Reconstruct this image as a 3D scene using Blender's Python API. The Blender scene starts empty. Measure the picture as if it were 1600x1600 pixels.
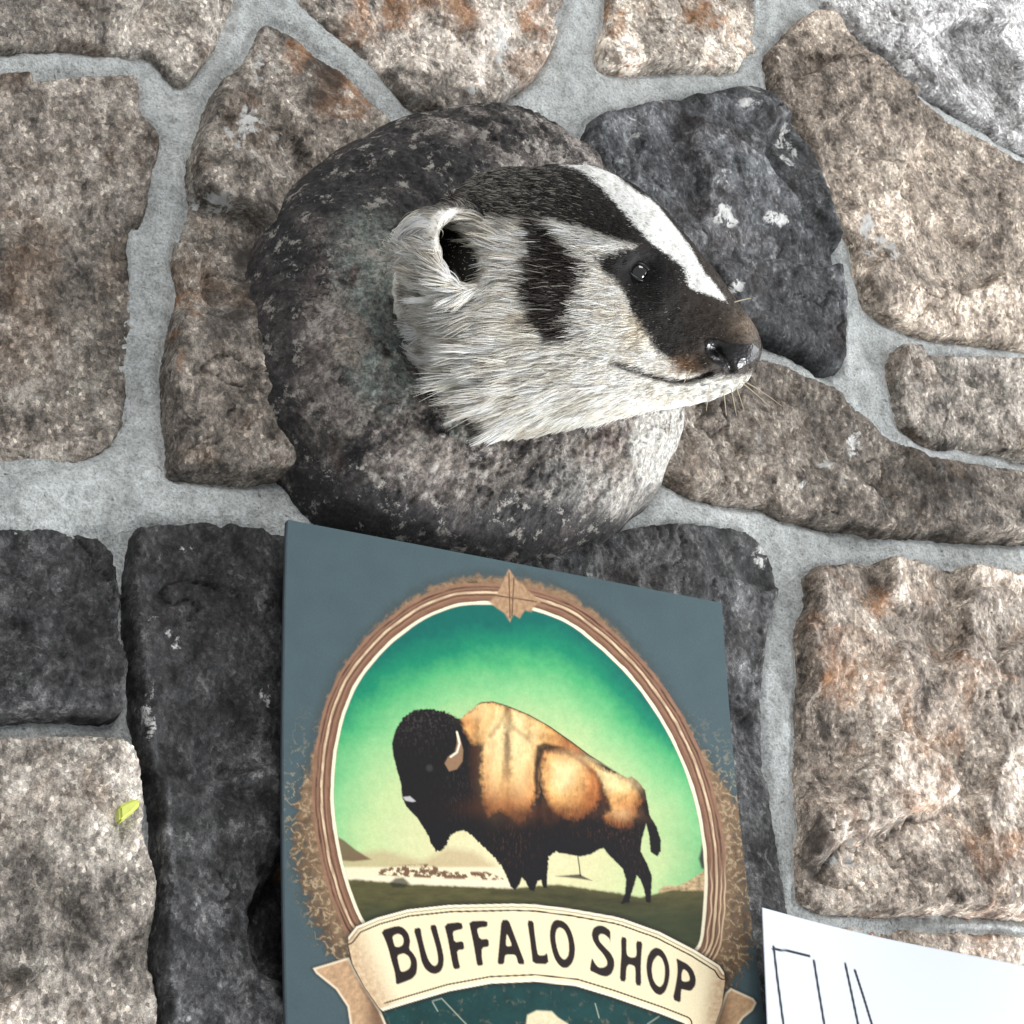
import bpy, bmesh, math, random
import numpy as np
from mathutils import Matrix, Vector

# ------------------------------------------------------------------ camera
# The wall is the plane y = 0 (x right, z up, room on the -y side).  The photograph was taken
# from below and to the left of the badger, looking up and to the right.
F, PX = 3000.0, 0.00035            # focal length in pixels of a 1600 px frame; metres per pixel
DIST = F * PX
def nrm(v): v = np.asarray(v, float); return v / np.linalg.norm(v)
ZW = nrm((-423.0, -5739.0, F))     # world up, seen from the camera (x right, y down, z forward)
XW = nrm((5610.0, 1155.0, F))
XW = nrm(XW - ZW * XW.dot(ZW))
YW = np.cross(ZW, XW)
M = np.stack([XW, YW, ZW], axis=1) # world -> camera axes
CAM = -(M.T @ np.array([0, 0, DIST]))
RIGHT, DOWN, FWD = M.T @ np.array([1., 0, 0]), M.T @ np.array([0, 1., 0]), M.T @ np.array([0, 0, 1.])

def unproject(px, py, y):
    px, py = np.broadcast_arrays(np.asarray(px, float), np.asarray(py, float))
    d = np.stack([(px - 800) / F, (py - 800) / F, np.ones_like(px)], -1) @ M
    t = (y - CAM[1]) / d[..., 1]
    return CAM + d * t[..., None]
def project(P):
    c = (np.asarray(P, float) - CAM) @ M.T
    return 800 + F * c[..., 0] / c[..., 2], 800 + F * c[..., 1] / c[..., 2]

sc = bpy.context.scene
COL = sc.collection
cam_d = bpy.data.cameras.new('camera')
cam_d.sensor_width = 36.0
cam_d.lens = 36.0 * F / 1600.0
cam_d.clip_start, cam_d.clip_end = 0.02, 50
cam = bpy.data.objects.new('camera', cam_d); COL.objects.link(cam)
R = np.stack([RIGHT, -DOWN, -FWD], axis=1)
mw = Matrix([[*R[0], CAM[0]], [*R[1], CAM[1]], [*R[2], CAM[2]], [0, 0, 0, 1]])
cam.matrix_world = mw
sc.camera = cam

# ------------------------------------------------------------------ light and exposure
world = bpy.data.worlds.new('World'); sc.world = world; world.use_nodes = True
bg = world.node_tree.nodes['Background']
bg.inputs[0].default_value = (0.93, 0.97, 1.0, 1); bg.inputs[1].default_value = 0.46
def area(name, loc, target, sx, sy, power, col):
    l = bpy.data.lights.new(name, 'AREA'); l.shape = 'RECTANGLE'; l.size, l.size_y = sx, sy
    l.energy = power; l.color = col
    o = bpy.data.objects.new(name, l); COL.objects.link(o); o.location = loc
    o.rotation_euler = (Vector(target) - Vector(loc)).to_track_quat('-Z', 'Y').to_euler()
    return o
area('window_light', (2.0, -0.8, 0.15), (0, -0.03, 0.05), 1.2, 2.2, 52, (0.97, 0.99, 1.0))
area('front_fill_light', (-0.3, -2.4, 1.2), (0, 0, 0), 1.6, 1.2, 45, (1.0, 0.985, 0.965))  # added soft fill from the front, brightens the cheek fur
area('low_fill_light', (1.0, -0.15, -1.25), (0.08, -0.10, 0.05), 0.9, 0.3, 58, (0.98, 0.99, 1.0))  # added low lamp, grazes the wall to brighten the underside of the chin
sc.view_settings.view_transform = 'Standard'
sc.view_settings.look = 'None'
sc.view_settings.exposure = 0.0
sc.view_settings.gamma = 1.0
sc.view_settings.use_curve_mapping = False
sc.render.engine = 'CYCLES'
sc.cycles.max_bounces = 6

# ------------------------------------------------------------------ helpers: numpy noise, polygons, meshes
def _hash(ix, iy, seed):
    h = (ix.astype(np.int64) * 374761393 + iy.astype(np.int64) * 668265263 + seed * 144665) & 0xffffffff
    h = ((h ^ (h >> 13)) * 1274126177) & 0xffffffff
    h = ((h ^ (h >> 16)) * 2246822519) & 0xffffffff
    return (h ^ (h >> 15)) & 0xffffffff
def perlin(x, y, seed=0):
    x0, y0 = np.floor(x), np.floor(y)
    fx, fy = x - x0, y - y0
    u, v = fx * fx * fx * (fx * (fx * 6 - 15) + 10), fy * fy * fy * (fy * (fy * 6 - 15) + 10)
    def g(dx, dy):
        a = _hash(x0 + dx, y0 + dy, seed) * (2 * math.pi / 4294967296.0)
        return np.cos(a) * (fx - dx) + np.sin(a) * (fy - dy)
    a, b, c, d = g(0, 0), g(1, 0), g(0, 1), g(1, 1)
    return 1.5 * ((a + (b - a) * u) * (1 - v) + (c + (d - c) * u) * v)
def fbm(x, y, seed=0, octaves=5, rough=0.5):
    s, a, f, n = 0, 1.0, 1.0, 0
    for i in range(octaves):
        s = s + a * perlin(x * f + 17.3 * i, y * f - 9.1 * i, seed + i * 31); n += a
        a *= rough; f *= 2.03
    return s / n
def ridged(x, y, seed=0, octaves=4):
    s, a, f, n = 0, 1.0, 1.0, 0
    for i in range(octaves):
        s = s + a * (1 - np.abs(perlin(x * f + 5.7 * i, y * f, seed + 13 * i)) * 2); n += a
        a *= 0.5; f *= 2.1
    return s / n
def smooth(e0, e1, x):
    t = np.clip((x - e0) / (e1 - e0), 0, 1)
    return t * t * (3 - 2 * t)
def sdf(poly, x, y):
    """signed distance to a closed polygon, positive inside"""
    poly = np.asarray(poly, float)
    d = np.full(x.shape, 1e18); inside = np.zeros(x.shape, bool)
    for i in range(len(poly)):
        ax, ay = poly[i]; bx, by = poly[(i + 1) % len(poly)]
        ex, ey = bx - ax, by - ay
        wx, wy = x - ax, y - ay
        t = np.clip((wx * ex + wy * ey) / max(ex * ex + ey * ey, 1e-18), 0, 1)
        d = np.minimum(d, (wx - ex * t) ** 2 + (wy - ey * t) ** 2)
        if ay != by:
            c = ((ay > y) != (by > y)) & (x < ex * (y - ay) / ey + ax)
            inside ^= c
    d = np.sqrt(d)
    return np.where(inside, d, -d)
def linedist(pts, x, y):
    d = np.full(x.shape, 1e18)
    for (ax, ay), (bx, by) in zip(pts[:-1], pts[1:]):
        ex, ey = bx - ax, by - ay
        wx, wy = x - ax, y - ay
        t = np.clip((wx * ex + wy * ey) / max(ex * ex + ey * ey, 1e-18), 0, 1)
        d = np.minimum(d, (wx - ex * t) ** 2 + (wy - ey * t) ** 2)
    return np.sqrt(d)
def refine(poly, n=2):
    """Chaikin corner cutting: rounds an outline a little"""
    p = np.asarray(poly, float)
    for _ in range(n):
        q = np.roll(p, -1, 0)
        p = np.stack([p * .8 + q * .2, p * .2 + q * .8], 1).reshape(-1, 2)
    return p

def over(col, rgb, a):
    a = np.clip(a, 0, 1)[..., None]
    return col * (1 - a) + np.asarray(rgb) * a
def edge_alpha(dist, soft=1.1): return np.clip(0.5 + dist / (2 * soft), 0, 1)

def make_mesh(name, verts, faces, material=None, parent=None, shade=True, cols=None):
    me = bpy.data.meshes.new(name)
    verts = np.asarray(verts, np.float32); faces = np.asarray(faces, np.int32)
    k = faces.shape[1]
    me.vertices.add(len(verts)); me.vertices.foreach_set('co', verts.ravel())
    me.loops.add(faces.size); me.loops.foreach_set('vertex_index', faces.ravel())
    me.polygons.add(len(faces))
    me.polygons.foreach_set('loop_start', np.arange(0, faces.size, k, dtype=np.int32))
    me.polygons.foreach_set('loop_total', np.full(len(faces), k, np.int32))
    if shade: me.polygons.foreach_set('use_smooth', np.ones(len(faces), bool))
    me.update(calc_edges=True); me.validate()
    if cols is not None:
        a = me.color_attributes.new('Col', 'FLOAT_COLOR', 'POINT')
        c = np.ones((len(verts), 4), np.float32); c[:, :cols.shape[1]] = cols
        a.data.foreach_set('color', c.ravel())
    o = bpy.data.objects.new(name, me); COL.objects.link(o)
    if material: me.materials.append(material)
    if parent: o.parent = parent
    return o
def grid_faces(nx, ny, keep=None, flip=False):
    i = np.arange((nx - 1) * (ny - 1)); a = (i // (nx - 1)) * nx + i % (nx - 1)
    f = np.stack([a, a + 1, a + nx + 1, a + nx], 1)
    if flip: f = f[:, ::-1]
    if keep is not None: f = f[keep.ravel()[f].any(1)]
    return f
def compact(v, f, *extra):
    used = np.zeros(len(v), bool); used[f.ravel()] = True
    idx = np.cumsum(used) - 1
    return (v[used], idx[f]) + tuple(e[used] for e in extra)
def thing(name, loc, label, cat, group=None):
    o = bpy.data.objects.new(name, None); COL.objects.link(o); o.location = loc
    o.empty_display_size = 0.02
    tag(o, label, cat, group); return o
def tag(o, label, cat, group=None):
    o['label'] = label; o['category'] = cat
    if group: o['group'] = group
    return o
def adopt(parent, *objs):
    bpy.context.view_layer.update()
    for o in objs:
        o.parent = parent; o.matrix_parent_inverse = parent.matrix_world.inverted()

def srgb(r, g, b):
    f = lambda c: ((c / 255 + 0.055) / 1.055) ** 2.4 if c > 10.3 else c / 255 / 12.92
    return np.array([f(r), f(g), f(b)])
def s4(r, g, b): return (*srgb(r, g, b), 1.0)

# ------------------------------------------------------------------ materials
class NT:
    def __init__(s, name):
        s.m = bpy.data.materials.new(name); s.m.use_nodes = True
        s.t = s.m.node_tree; s.b = s.t.nodes['Principled BSDF']
    def n(s, kind, **kw):
        nd = s.t.nodes.new(kind)
        for k, v in kw.items():
            if k in nd.inputs: nd.inputs[k].default_value = v
            else: setattr(nd, k, v)
        return nd
    def l(s, a, b): s.t.links.new(a, b)
    def noise(s, vec, scale, detail=6, rough=0.6, dist=0.0):
        nd = s.n('ShaderNodeTexNoise'); nd.inputs['Scale'].default_value = scale
        nd.inputs['Detail'].default_value = detail; nd.inputs['Roughness'].default_value = rough
        nd.inputs['Distortion'].default_value = dist
        s.l(vec, nd.inputs['Vector']); return nd.outputs['Fac']
    def ramp(s, fac, stops):
        nd = s.n('ShaderNodeValToRGB'); el = nd.color_ramp.elements
        while len(el) < len(stops): el.new(0.5)
        for e, (p, c) in zip(el, stops):
            e.position = p; e.color = c if len(c) == 4 else (*c, 1)
        s.l(fac, nd.inputs[0]); return nd.outputs['Color']
    def mix(s, fac, a, b, blend='MIX'):
        nd = s.n('ShaderNodeMix', data_type='RGBA', blend_type=blend)
        for v, i in ((fac, 0), (a, 6), (b, 7)):
            if hasattr(v, 'is_linked'): s.l(v, nd.inputs[i])
            elif isinstance(v, (int, float)): nd.inputs[i].default_value = v
            else: nd.inputs[i].default_value = tuple(v) if len(v) == 4 else (*v, 1)
        return nd.outputs[2]
    def math(s, op, a, b=0.0):
        nd = s.n('ShaderNodeMath', operation=op)
        for v, i in ((a, 0), (b, 1)):
            if hasattr(v, 'is_linked'): s.l(v, nd.inputs[i])
            else: nd.inputs[i].default_value = v
        return nd.outputs[0]
    def bump(s, height, dist, strength=1.0, normal=None):
        nd = s.n('ShaderNodeBump'); nd.inputs['Distance'].default_value = dist
        nd.inputs['Strength'].default_value = strength
        s.l(height, nd.inputs['Height'])
        if normal: s.l(normal, nd.inputs['Normal'])
        return nd.outputs[0]
    def coords(s, loc=(0, 0, 0), scale=(1, 1, 1), rot=(0, 0, 0)):
        tc = s.n('ShaderNodeTexCoord'); mp = s.n('ShaderNodeMapping')
        mp.inputs['Location'].default_value = loc; mp.inputs['Scale'].default_value = scale
        mp.inputs['Rotation'].default_value = rot
        s.l(tc.outputs['Object'], mp.inputs['Vector']); return mp.outputs[0]
BLK, WHT = (0, 0, 0, 1), (1, 1, 1, 1)

C = lambda *a: tuple(srgb(*a))
def stone_material(name, dark, mid, light, stain=None, stain_amt=0.5, white=0.5, seed=0, bump=1.0, rough=0.75, grain_dir=(1, 1, .8)):
    t = NT(name)
    off = (seed * 1.37, seed * 0.71, seed * 2.13)
    v = t.coords(off); vg = t.coords(off, grain_dir, (0, (seed * 1.9) % 3.1, 0))
    big = t.noise(v, 11, 5, 0.55, 0.4)
    med = t.noise(vg, 80, 9, 0.72, 0.25)
    fine = t.noise(vg, 460, 6, 0.78, .5)
    dull = lambda q: np.array(q) * .76 + .24 * float(np.dot(q, (.3, .59, .11)))
    dark, mid, light = (tuple(dull(q) * k) for q, k in ((dark, 1.15), (mid, 1.5), (light, 1.6)))
    c = t.ramp(med, [(0.34, dark), (0.48, mid), (0.66, light)])
    c2 = t.ramp(med, [(0.38, tuple(np.array(dark) * .55)), (0.52, tuple(np.array(mid) * .62)), (0.66, mid)])
    c = t.mix(t.ramp(big, [(0.44, BLK), (0.58, WHT)]), c, c2)
    if stain is not None:
        sm = t.noise(v, 17, 4, 0.6, 0.9)
        f = t.ramp(sm, [(0.52, BLK), (0.68, (stain_amt,) * 3)])
        c = t.mix(f, c, t.mix(med, tuple(np.array(stain) * .45), stain))
    # mineral grain: light and dark crystals
    c = t.mix(0.55, c, t.ramp(fine, [(0.34, (.30, .30, .30)), (0.5, (1.0, 1.0, 1.0)), (0.66, (1.9, 1.88, 1.82))]), 'MULTIPLY')
    cry = t.n('ShaderNodeTexVoronoi', feature='F1'); cry.inputs['Scale'].default_value = 520; t.l(vg, cry.inputs['Vector'])
    cs = t.n('ShaderNodeSeparateColor'); t.l(cry.outputs['Color'], cs.inputs[0])
    c = t.mix(0.85, c, t.ramp(cs.outputs[0], [(0.0, (.45, .45, .45)), (0.45, (.95, .95, .95)), (0.85, (1.15, 1.15, 1.15)), (1.0, (2.0, 2.0, 1.96))]), 'MULTIPLY')
    micro = t.noise(v, 1300, 3, .7)
    c = t.mix(0.6, c, t.ramp(micro, [(0.36, (.5, .5, .5)), (0.5, (1, 1, 1)), (0.64, (1.5, 1.5, 1.5))]), 'MULTIPLY')
    w1 = t.noise(v, 62, 7, 0.7, 1.0); w2 = t.noise(v, 13, 3, 0.6)
    wf = t.math('MULTIPLY', t.ramp(w1, [(0.60, BLK), (0.67, WHT)]), t.ramp(w2, [(0.46, BLK), (0.62, WHT)]))
    c = t.mix(t.math('MULTIPLY', wf, white), c, srgb(205, 205, 200))
    # each cleft face has its own tone; local deposits and stains are placed per stone
    a = t.n('ShaderNodeVertexColor', layer_name='Col')
    c = t.mix(1.0, c, t.math('MULTIPLY', a.outputs['Alpha'], 2.0), 'MULTIPLY')
    sep = t.n('ShaderNodeSeparateColor'); t.l(a.outputs['Color'], sep.inputs[0])
    patch = lambda ch, sc, lo, hi: t.math('MULTIPLY', sep.outputs[ch], t.ramp(t.math('ADD', t.noise(v, sc, 8, .74, .5), t.math('MULTIPLY', sep.outputs[ch], .16)), [(lo, BLK), (hi, WHT)]))
    c = t.mix(t.math('MULTIPLY', patch(1, 40, .56, .74), .8), c, t.mix(0.85, t.mix(med, C(84, 50, 24), C(214, 150, 92)), t.ramp(fine, [(0.34, (.4, .4, .4)), (0.5, (1, 1, 1)), (0.66, (1.6, 1.6, 1.6))]), 'MULTIPLY'))
    c = t.mix(t.math('MULTIPLY', patch(2, 40, .52, .74), .9), c, tuple(np.array(dark) * .6))
    c = t.mix(patch(0, 75, .64, .70), c, srgb(216, 216, 214))
    t.l(c, t.b.inputs['Base Color'])
    t.b.inputs['Roughness'].default_value = rough
    t.b.inputs['Specular IOR Level'].default_value = 0.4
    pits = t.n('ShaderNodeTexVoronoi', feature='F1'); pits.inputs['Scale'].default_value = 190
    t.l(vg, pits.inputs['Vector'])
    n1 = t.bump(med, 0.0020 * bump)
    n2 = t.bump(fine, 0.0020 * bump, 1.0, n1)
    n3 = t.bump(pits.outputs['Distance'], 0.0006 * bump, 0.6, n2)
    t.l(n3, t.b.inputs['Normal'])
    return t.m

def mortar_material():
    t = NT('mortar')
    v = t.coords()
    a, b, f = t.noise(v, 22, 5, .6), t.noise(v, 130, 7, .65), t.noise(v, 620, 4, .7)
    c = t.ramp(a, [(0.32, srgb(190, 194, 194)), (0.55, srgb(214, 218, 218)), (0.75, srgb(232, 235, 235))])
    c = t.mix(0.8, c, t.ramp(b, [(0.34, (.62, .62, .6)), (.5, (1, 1, 1)), (.66, (1.18, 1.18, 1.18))]), 'MULTIPLY')
    c = t.mix(0.85, c, t.ramp(f, [(0.36, (.6, .6, .58)), (.5, (1, 1, 1)), (.64, (1.25, 1.25, 1.25))]), 'MULTIPLY')
    sp = t.noise(v, 210, 2, .5)
    c = t.mix(t.ramp(sp, [(0.72, BLK), (0.76, (.7, .7, .7))]), c, srgb(95, 88, 80))
    t.l(c, t.b.inputs['Base Color']); t.b.inputs['Roughness'].default_value = 0.9
    t.l(t.bump(f, 0.0026, 1.0, t.bump(b, 0.0038)), t.b.inputs['Normal'])
    return t.m

def attr_material(name, rough=0.5, weave=0.0, spec=0.4, grain=0.0):
    t = NT(name)
    a = t.n('ShaderNodeVertexColor', layer_name='Col')
    c = a.outputs['Color']
    if grain:
        v = t.coords()
        n = t.noise(v, 900, 3, .6)
        c = t.mix(grain, c, t.ramp(n, [(0.3, (.72, .72, .72)), (.5, (1, 1, 1)), (.7, (1.28, 1.28, 1.28))]), 'MULTIPLY')
    t.l(c, t.b.inputs['Base Color'])
    t.b.inputs['Roughness'].default_value = rough; t.b.inputs['Specular IOR Level'].default_value = spec
    if weave:
        v = t.coords()
        w1 = t.n('ShaderNodeTexWave', wave_type='BANDS', bands_direction='X'); w1.inputs['Scale'].default_value = 300
        w2 = t.n('ShaderNodeTexWave', wave_type='BANDS', bands_direction='Z'); w2.inputs['Scale'].default_value = 300
        t.l(v, w1.inputs['Vector']); t.l(v, w2.inputs['Vector'])
        t.l(t.bump(t.math('ADD', w1.outputs['Fac'], w2.outputs['Fac']), 0.0002 * weave, 0.5), t.b.inputs['Normal'])
    return t.m
def plain_material(name, col, rough=0.5, spec=0.5, coat=0.0):
    t = NT(name); v = t.coords()
    n = t.noise(v, 240, 4, .6)
    t.l(t.ramp(n, [(0.3, tuple(np.array(col) * .85)), (.7, tuple(np.minimum(np.array(col) * 1.12, 1)))]), t.b.inputs['Base Color'])
    t.b.inputs['Roughness'].default_value = rough; t.b.inputs['Specular IOR Level'].default_value = spec
    t.b.inputs['Coat Weight'].default_value = coat
    return t.m

# ------------------------------------------------------------------ the stone wall
wall = thing('stone_wall', (0, 0, -0.35), 'rough rubble stone wall of brown and charcoal stones in pale grey mortar', 'wall')

def wallpoly(px, y):
    p = np.asarray(px, float)
    w = unproject(p[:, 0], p[:, 1], y)
    return np.stack([w[:, 0], w[:, 2]], 1)

STONE_POLYS = []
def stone(outline, mat, H=0.014, step=0.0012, seed=1, facets=4, tilt=0.10, edge=0.0045, rough_amp=0.0030, hook=None, ragged=0.0026, white=(), rust=(), dark=()):
    poly = refine(wallpoly(outline, -H * 0.55), 1)
    STONE_POLYS.append(poly)
    lo, hi = poly.min(0) - 0.004, poly.max(0) + 0.004
    nx, nz = int((hi[0] - lo[0]) / step) + 2, int((hi[1] - lo[1]) / step) + 2
    X, Z = np.meshgrid(lo[0] + np.arange(nx) * step, lo[1] + np.arange(nz) * step)
    rs = np.random.RandomState(seed)
    wx = X + 0.012 * fbm(X * 22, Z * 22, seed + 50, 5, .55); wz = Z + 0.012 * fbm(X * 22, Z * 22, seed + 51, 5, .55)
    d = sdf(poly, X, Z) + .0014 + ragged * .9 * (ridged(X * 22, Z * 22, seed, 4) - .55) + ragged * .5 * fbm(X * 60, Z * 60, seed + 1, 4, .65) + ragged * .35 * fbm(X * 260, Z * 260, seed + 3, 3)
    # split faces: several tilted planes, the lowest wins, so creases run between them
    K = int(max(6, (hi[0] - lo[0]) * (hi[1] - lo[1]) / 0.066 ** 2))
    pc = lo + (hi - lo) * rs.rand(K, 2); gr = rs.randn(K, 2) * (.04 + tilt * 1.3); c0 = rs.randn(K) * min(.0016, .0005 + tilt * .012); tone_k = np.exp(rs.randn(K) * .22)
    best = np.full(X.shape, 1e9); hf = np.zeros(X.shape); tone = np.ones(X.shape)
    for k in range(K):
        dx_, dz_ = wx - pc[k, 0], wz - pc[k, 1]
        a_ = .6 * math.cos(seed); q = (dx_ + a_ * dz_) ** 2 * (.6 + .8 * rs.rand()) + dz_ ** 2
        m_ = q < best
        best = np.where(m_, q, best); hf = np.where(m_, c0[k] + gr[k, 0] * dx_ + gr[k, 1] * dz_, hf); tone = np.where(m_, tone_k[k], tone)
    hf = np.clip(hf, -0.009, 0.007)
    for _ in range(2):                                   # ledges between the faces are broken over a few millimetres
        hp = np.pad(hf, 1, mode='edge'); hf = sum(hp[i:i + hf.shape[0], j:j + hf.shape[1]] for i in range(3) for j in range(3)) / 9
    # flaked layers: terraced noise
    n = fbm(wx * 14, wz * 14, seed + 7, 4, .55) * 4
    terr = np.floor(n) + smooth(0.90, 1.0, n - np.floor(n))
    ck = np.abs(fbm(wx * 9, wz * 9, seed + 23, 4, .55))
    crack = .0030 * np.exp(-(ck / .010) ** 2) * smooth(.0, .25, fbm(X * 8, Z * 8, seed + 29, 2))
    face = H + hf + 0.0007 * terr + rough_amp * fbm(X * 50, Z * 50, seed + 11, 5, .55) * .8 \
        + 0.0007 * ridged(X * 170, Z * 100, seed + 17, 4) + 0.0006 * fbm(X * 420, Z * 260, seed + 19, 2) - crack
    ew = np.maximum(edge * np.exp(1.0 * fbm(X * 16, Z * 16, seed + 37, 3)), 2.4 * step)          # sharp here, worn there
    e = np.clip(d / ew, 0, 1)
    prof = np.clip(1 - (1 - e) ** 2.8, 0, 1) ** .42
    h = -0.012 + (face + 0.012) * prof
    if hook is not None: h = hook(X, Z, h)
    V = np.stack([X, -h, Z], -1).reshape(-1, 3)
    Fc = grid_faces(nx, nz, d > 0)
    V, Fc, tone = compact(V, Fc, tone.reshape(-1))
    vx, vy = project(V); nzv = 22 * fbm(vx / 40, vy / 40, seed + 61, 4)
    cols = np.zeros((len(V), 4), np.float32); cols[:, 3] = tone * .57
    for ch, lst in enumerate((white, rust, dark)):
        for (cx, cy, rx, ry) in lst:
            cols[:, ch] = np.maximum(cols[:, ch], smooth(1.35, .55, np.hypot((vx + nzv - cx) / rx, (vy + .8 * nzv - cy) / ry)))
    o = make_mesh('stone', V, Fc, mat, cols=cols)
    adopt(wall, o); return o

m_taupe = stone_material('taupe_stone', C(92, 83, 75), C(150, 140, 129), C(190, 181, 170), C(150, 110, 72), .35, .35, 1)
m_brown = stone_material('brown_stone', C(72, 64, 57), C(132, 121, 110), C(180, 171, 160), C(142, 104, 66), .35, .5, 2)
m_rust = stone_material('rusty_stone', C(92, 82, 74), C(162, 150, 138), C(208, 198, 186), C(184, 132, 88), .6, .6, 3)
m_sand = stone_material('sand_stone', C(112, 94, 78), C(180, 166, 150), C(214, 205, 192), C(178, 128, 84), .6, .4, 4)
m_tan = stone_material('tan_stone', C(86, 74, 63), C(138, 123, 108), C(176, 162, 146), None, 0, .3, 5)
m_pale = stone_material('pale_stone', C(120, 116, 114), C(172, 170, 170), C(208, 208, 210), None, 0, .5, 6)
m_char = stone_material('charcoal_stone', C(26, 27, 29), C(62, 64, 67), C(112, 114, 117), C(70, 54, 52), .35, .75, 7)
m_dbrown = stone_material('dark_brown_stone', C(52, 45, 38), C(98, 88, 78), C(142, 132, 120), C(104, 80, 58), .4, .4, 8)
m_slate = stone_material('dark_slate_stone', C(28, 28, 29), C(57, 57, 59), C(102, 102, 103), C(76, 62, 52), .25, .35, 9)
m_right = stone_material('warm_grey_stone', C(94, 82, 72), C(158, 142, 127), C(202, 190, 175), C(164, 116, 78), .6, .35, 10)

# upper left corner stone, left edge stone, the tall stone beside the round mount
stone([(-160, -120), (384, -120), (372, -10), (352, 45), (338, 76), (310, 108), (282, 131), (258, 104), (234, 82), (196, 84), (90, 70), (-160, 90)], m_taupe, 0.012, seed=11, facets=4, tilt=.06)
stone([(-160, 150), (60, 118), (196, 118), (218, 126), (216, 178), (242, 202), (246, 244), (232, 282), (226, 344), (218, 372), (224, 420), (222, 462), (212, 503), (204, 548), (200, 640), (170, 705), (60, 730), (-160, 720)], m_brown, 0.010, seed=12, facets=4, tilt=.07)
stone([(419, 26), (469, 50), (492, 76), (532, 104), (577, 157), (606, 184), (640, 240), (640, 430), (560, 640), (520, 735), (452, 741), (387, 752), (278, 748), (262, 736), (260, 680), (256, 596), (266, 531), (275, 494), (284, 458), (272, 420), (279, 376), (297, 320), (292, 260), (309, 219), (316, 188), (334, 142), (375, 103), (397, 62)], m_brown, 0.014, seed=13, facets=5, tilt=.15, edge=.008, rust=[(540, 140, 60, 55), (470, 90, 40, 30), (280, 560, 16, 60), (300, 470, 30, 30)], dark=[(345, 500, 50, 60), (500, 130, 40, 50), (400, 420, 40, 60)], white=[(395, 205, 45, 45), (410, 110, 25, 30), (310, 455, 22, 8), (340, 320, 50, 30)])
# top middle, top right, right edge
stone([(466, -14), (470, -120), (910, -120), (884, 0), (861, 62), (841, 118), (803, 140), (775, 166), (720, 190), (655, 172), (576, 86), (513, 33)], m_rust, 0.015, seed=14, facets=6, tilt=.12, rust=[(545, 70, 36, 50), (700, 20, 60, 50), (838, 30, 26, 50), (620, 20, 50, 30)], white=[(785, 60, 20, 60), (740, 140, 20, 12), (575, 45, 18, 14), (650, 150, 14, 16)], dark=[(520, 40, 30, 16), (600, 125, 30, 20)])
stone([(955, -120), (953, 8), (947, 48), (938, 72), (935, 102), (950, 110), (1037, 104), (1150, 112), (1164, 88), (1191, 70), (1196, -120)], m_sand, 0.012, seed=15, facets=3, tilt=.06, rust=[(1110, 25, 46, 30), (965, 40, 14, 40)], dark=[(960, 85, 30, 22)])
stone([(1258, 22), (1294, 28), (1322, 68), (1404, 142), (1500, 210), (1720, 330), (1720, 560), (1560, 540), (1440, 520), (1389, 502), (1353, 476), (1336, 420), (1331, 377), (1306, 350), (1286, 288), (1264, 220), (1232, 172), (1207, 140), (1196, 82)], m_tan, 0.014, seed=16, facets=5, tilt=.07, white=[(1375, 385, 40, 22), (1350, 350, 16, 20)], dark=[(1225, 70, 24, 26), (1385, 460, 30, 30)])
stone([(1276, -120), (1283, 0), (1312, 28), (1352, 70), (1404, 116), (1520, 190), (1720, 300), (1720, -120)], m_pale, 0.012, seed=17, facets=4, tilt=.08)
# the charcoal stone right of the mount, the brown one under the nose
stone([(905, 196), (1000, 161), (1095, 144), (1170, 134), (1193, 146), (1221, 175), (1253, 225), (1283, 296), (1300, 360), (1312, 425), (1323, 494), (1321, 574), (1288, 583), (1269, 568), (1231, 549), (1181, 521), (1100, 500), (1000, 400), (930, 300)], m_char, 0.016, seed=18, facets=6, tilt=.06, edge=.009, white=[(1130, 280, 16, 22), (1132, 338, 18, 20), (1228, 230, 16, 40), (1206, 334, 20, 16), (1170, 160, 30, 10), (1150, 450, 14, 20)])
stone([(1100, 560), (1175, 566), (1226, 583), (1301, 618), (1318, 640), (1354, 670), (1386, 702), (1470, 722), (1720, 770), (1720, 850), (1400, 836), (1312, 824), (1231, 810), (1212, 798), (1194, 786), (1137, 786), (1081, 776), (1041, 750), (1000, 700), (1040, 620)], m_dbrown, 0.015, seed=19, facets=5, tilt=.06, white=[(1290, 725, 20, 8), (1330, 690, 10, 30), (1262, 760, 10, 14)])
# the big dark slab behind the sign, with a hollow at its lower left
def hollow(X, Z, h):
    c = unproject(452, 1440, -0.012)
    r = np.hypot((X - c[0]) / 0.020, (Z - c[2]) / 0.036) + 0.25 * fbm(X * 60, Z * 60, 77, 3)
    return h - 0.030 * smooth(1.05, 0.45, r)
stone([(206, 826), (247, 821), (334, 818), (344, 830), (353, 818), (376, 821), (446, 838), (600, 850), (860, 840), (1000, 824), (1081, 821), (1150, 830), (1177, 847), (1203, 876), (1207, 940), (1189, 1028), (1190, 1112), (1201, 1206), (1213, 1319), (1221, 1422), (1230, 1560), (1235, 1760), (252, 1760), (248, 1600), (236, 1500), (248, 1400), (241, 1250), (218, 1200), (206, 1090), (199, 960)], m_slate, 0.013, step=0.0013, seed=20, facets=7, tilt=.025, hook=hollow, white=[(270, 1000, 12, 14), (240, 970, 14, 12), (420, 1090, 10, 30), (235, 1120, 12, 50), (300, 860, 30, 8), (1185, 870, 20, 20)], rust=[(440, 1366, 26, 14)])
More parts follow.
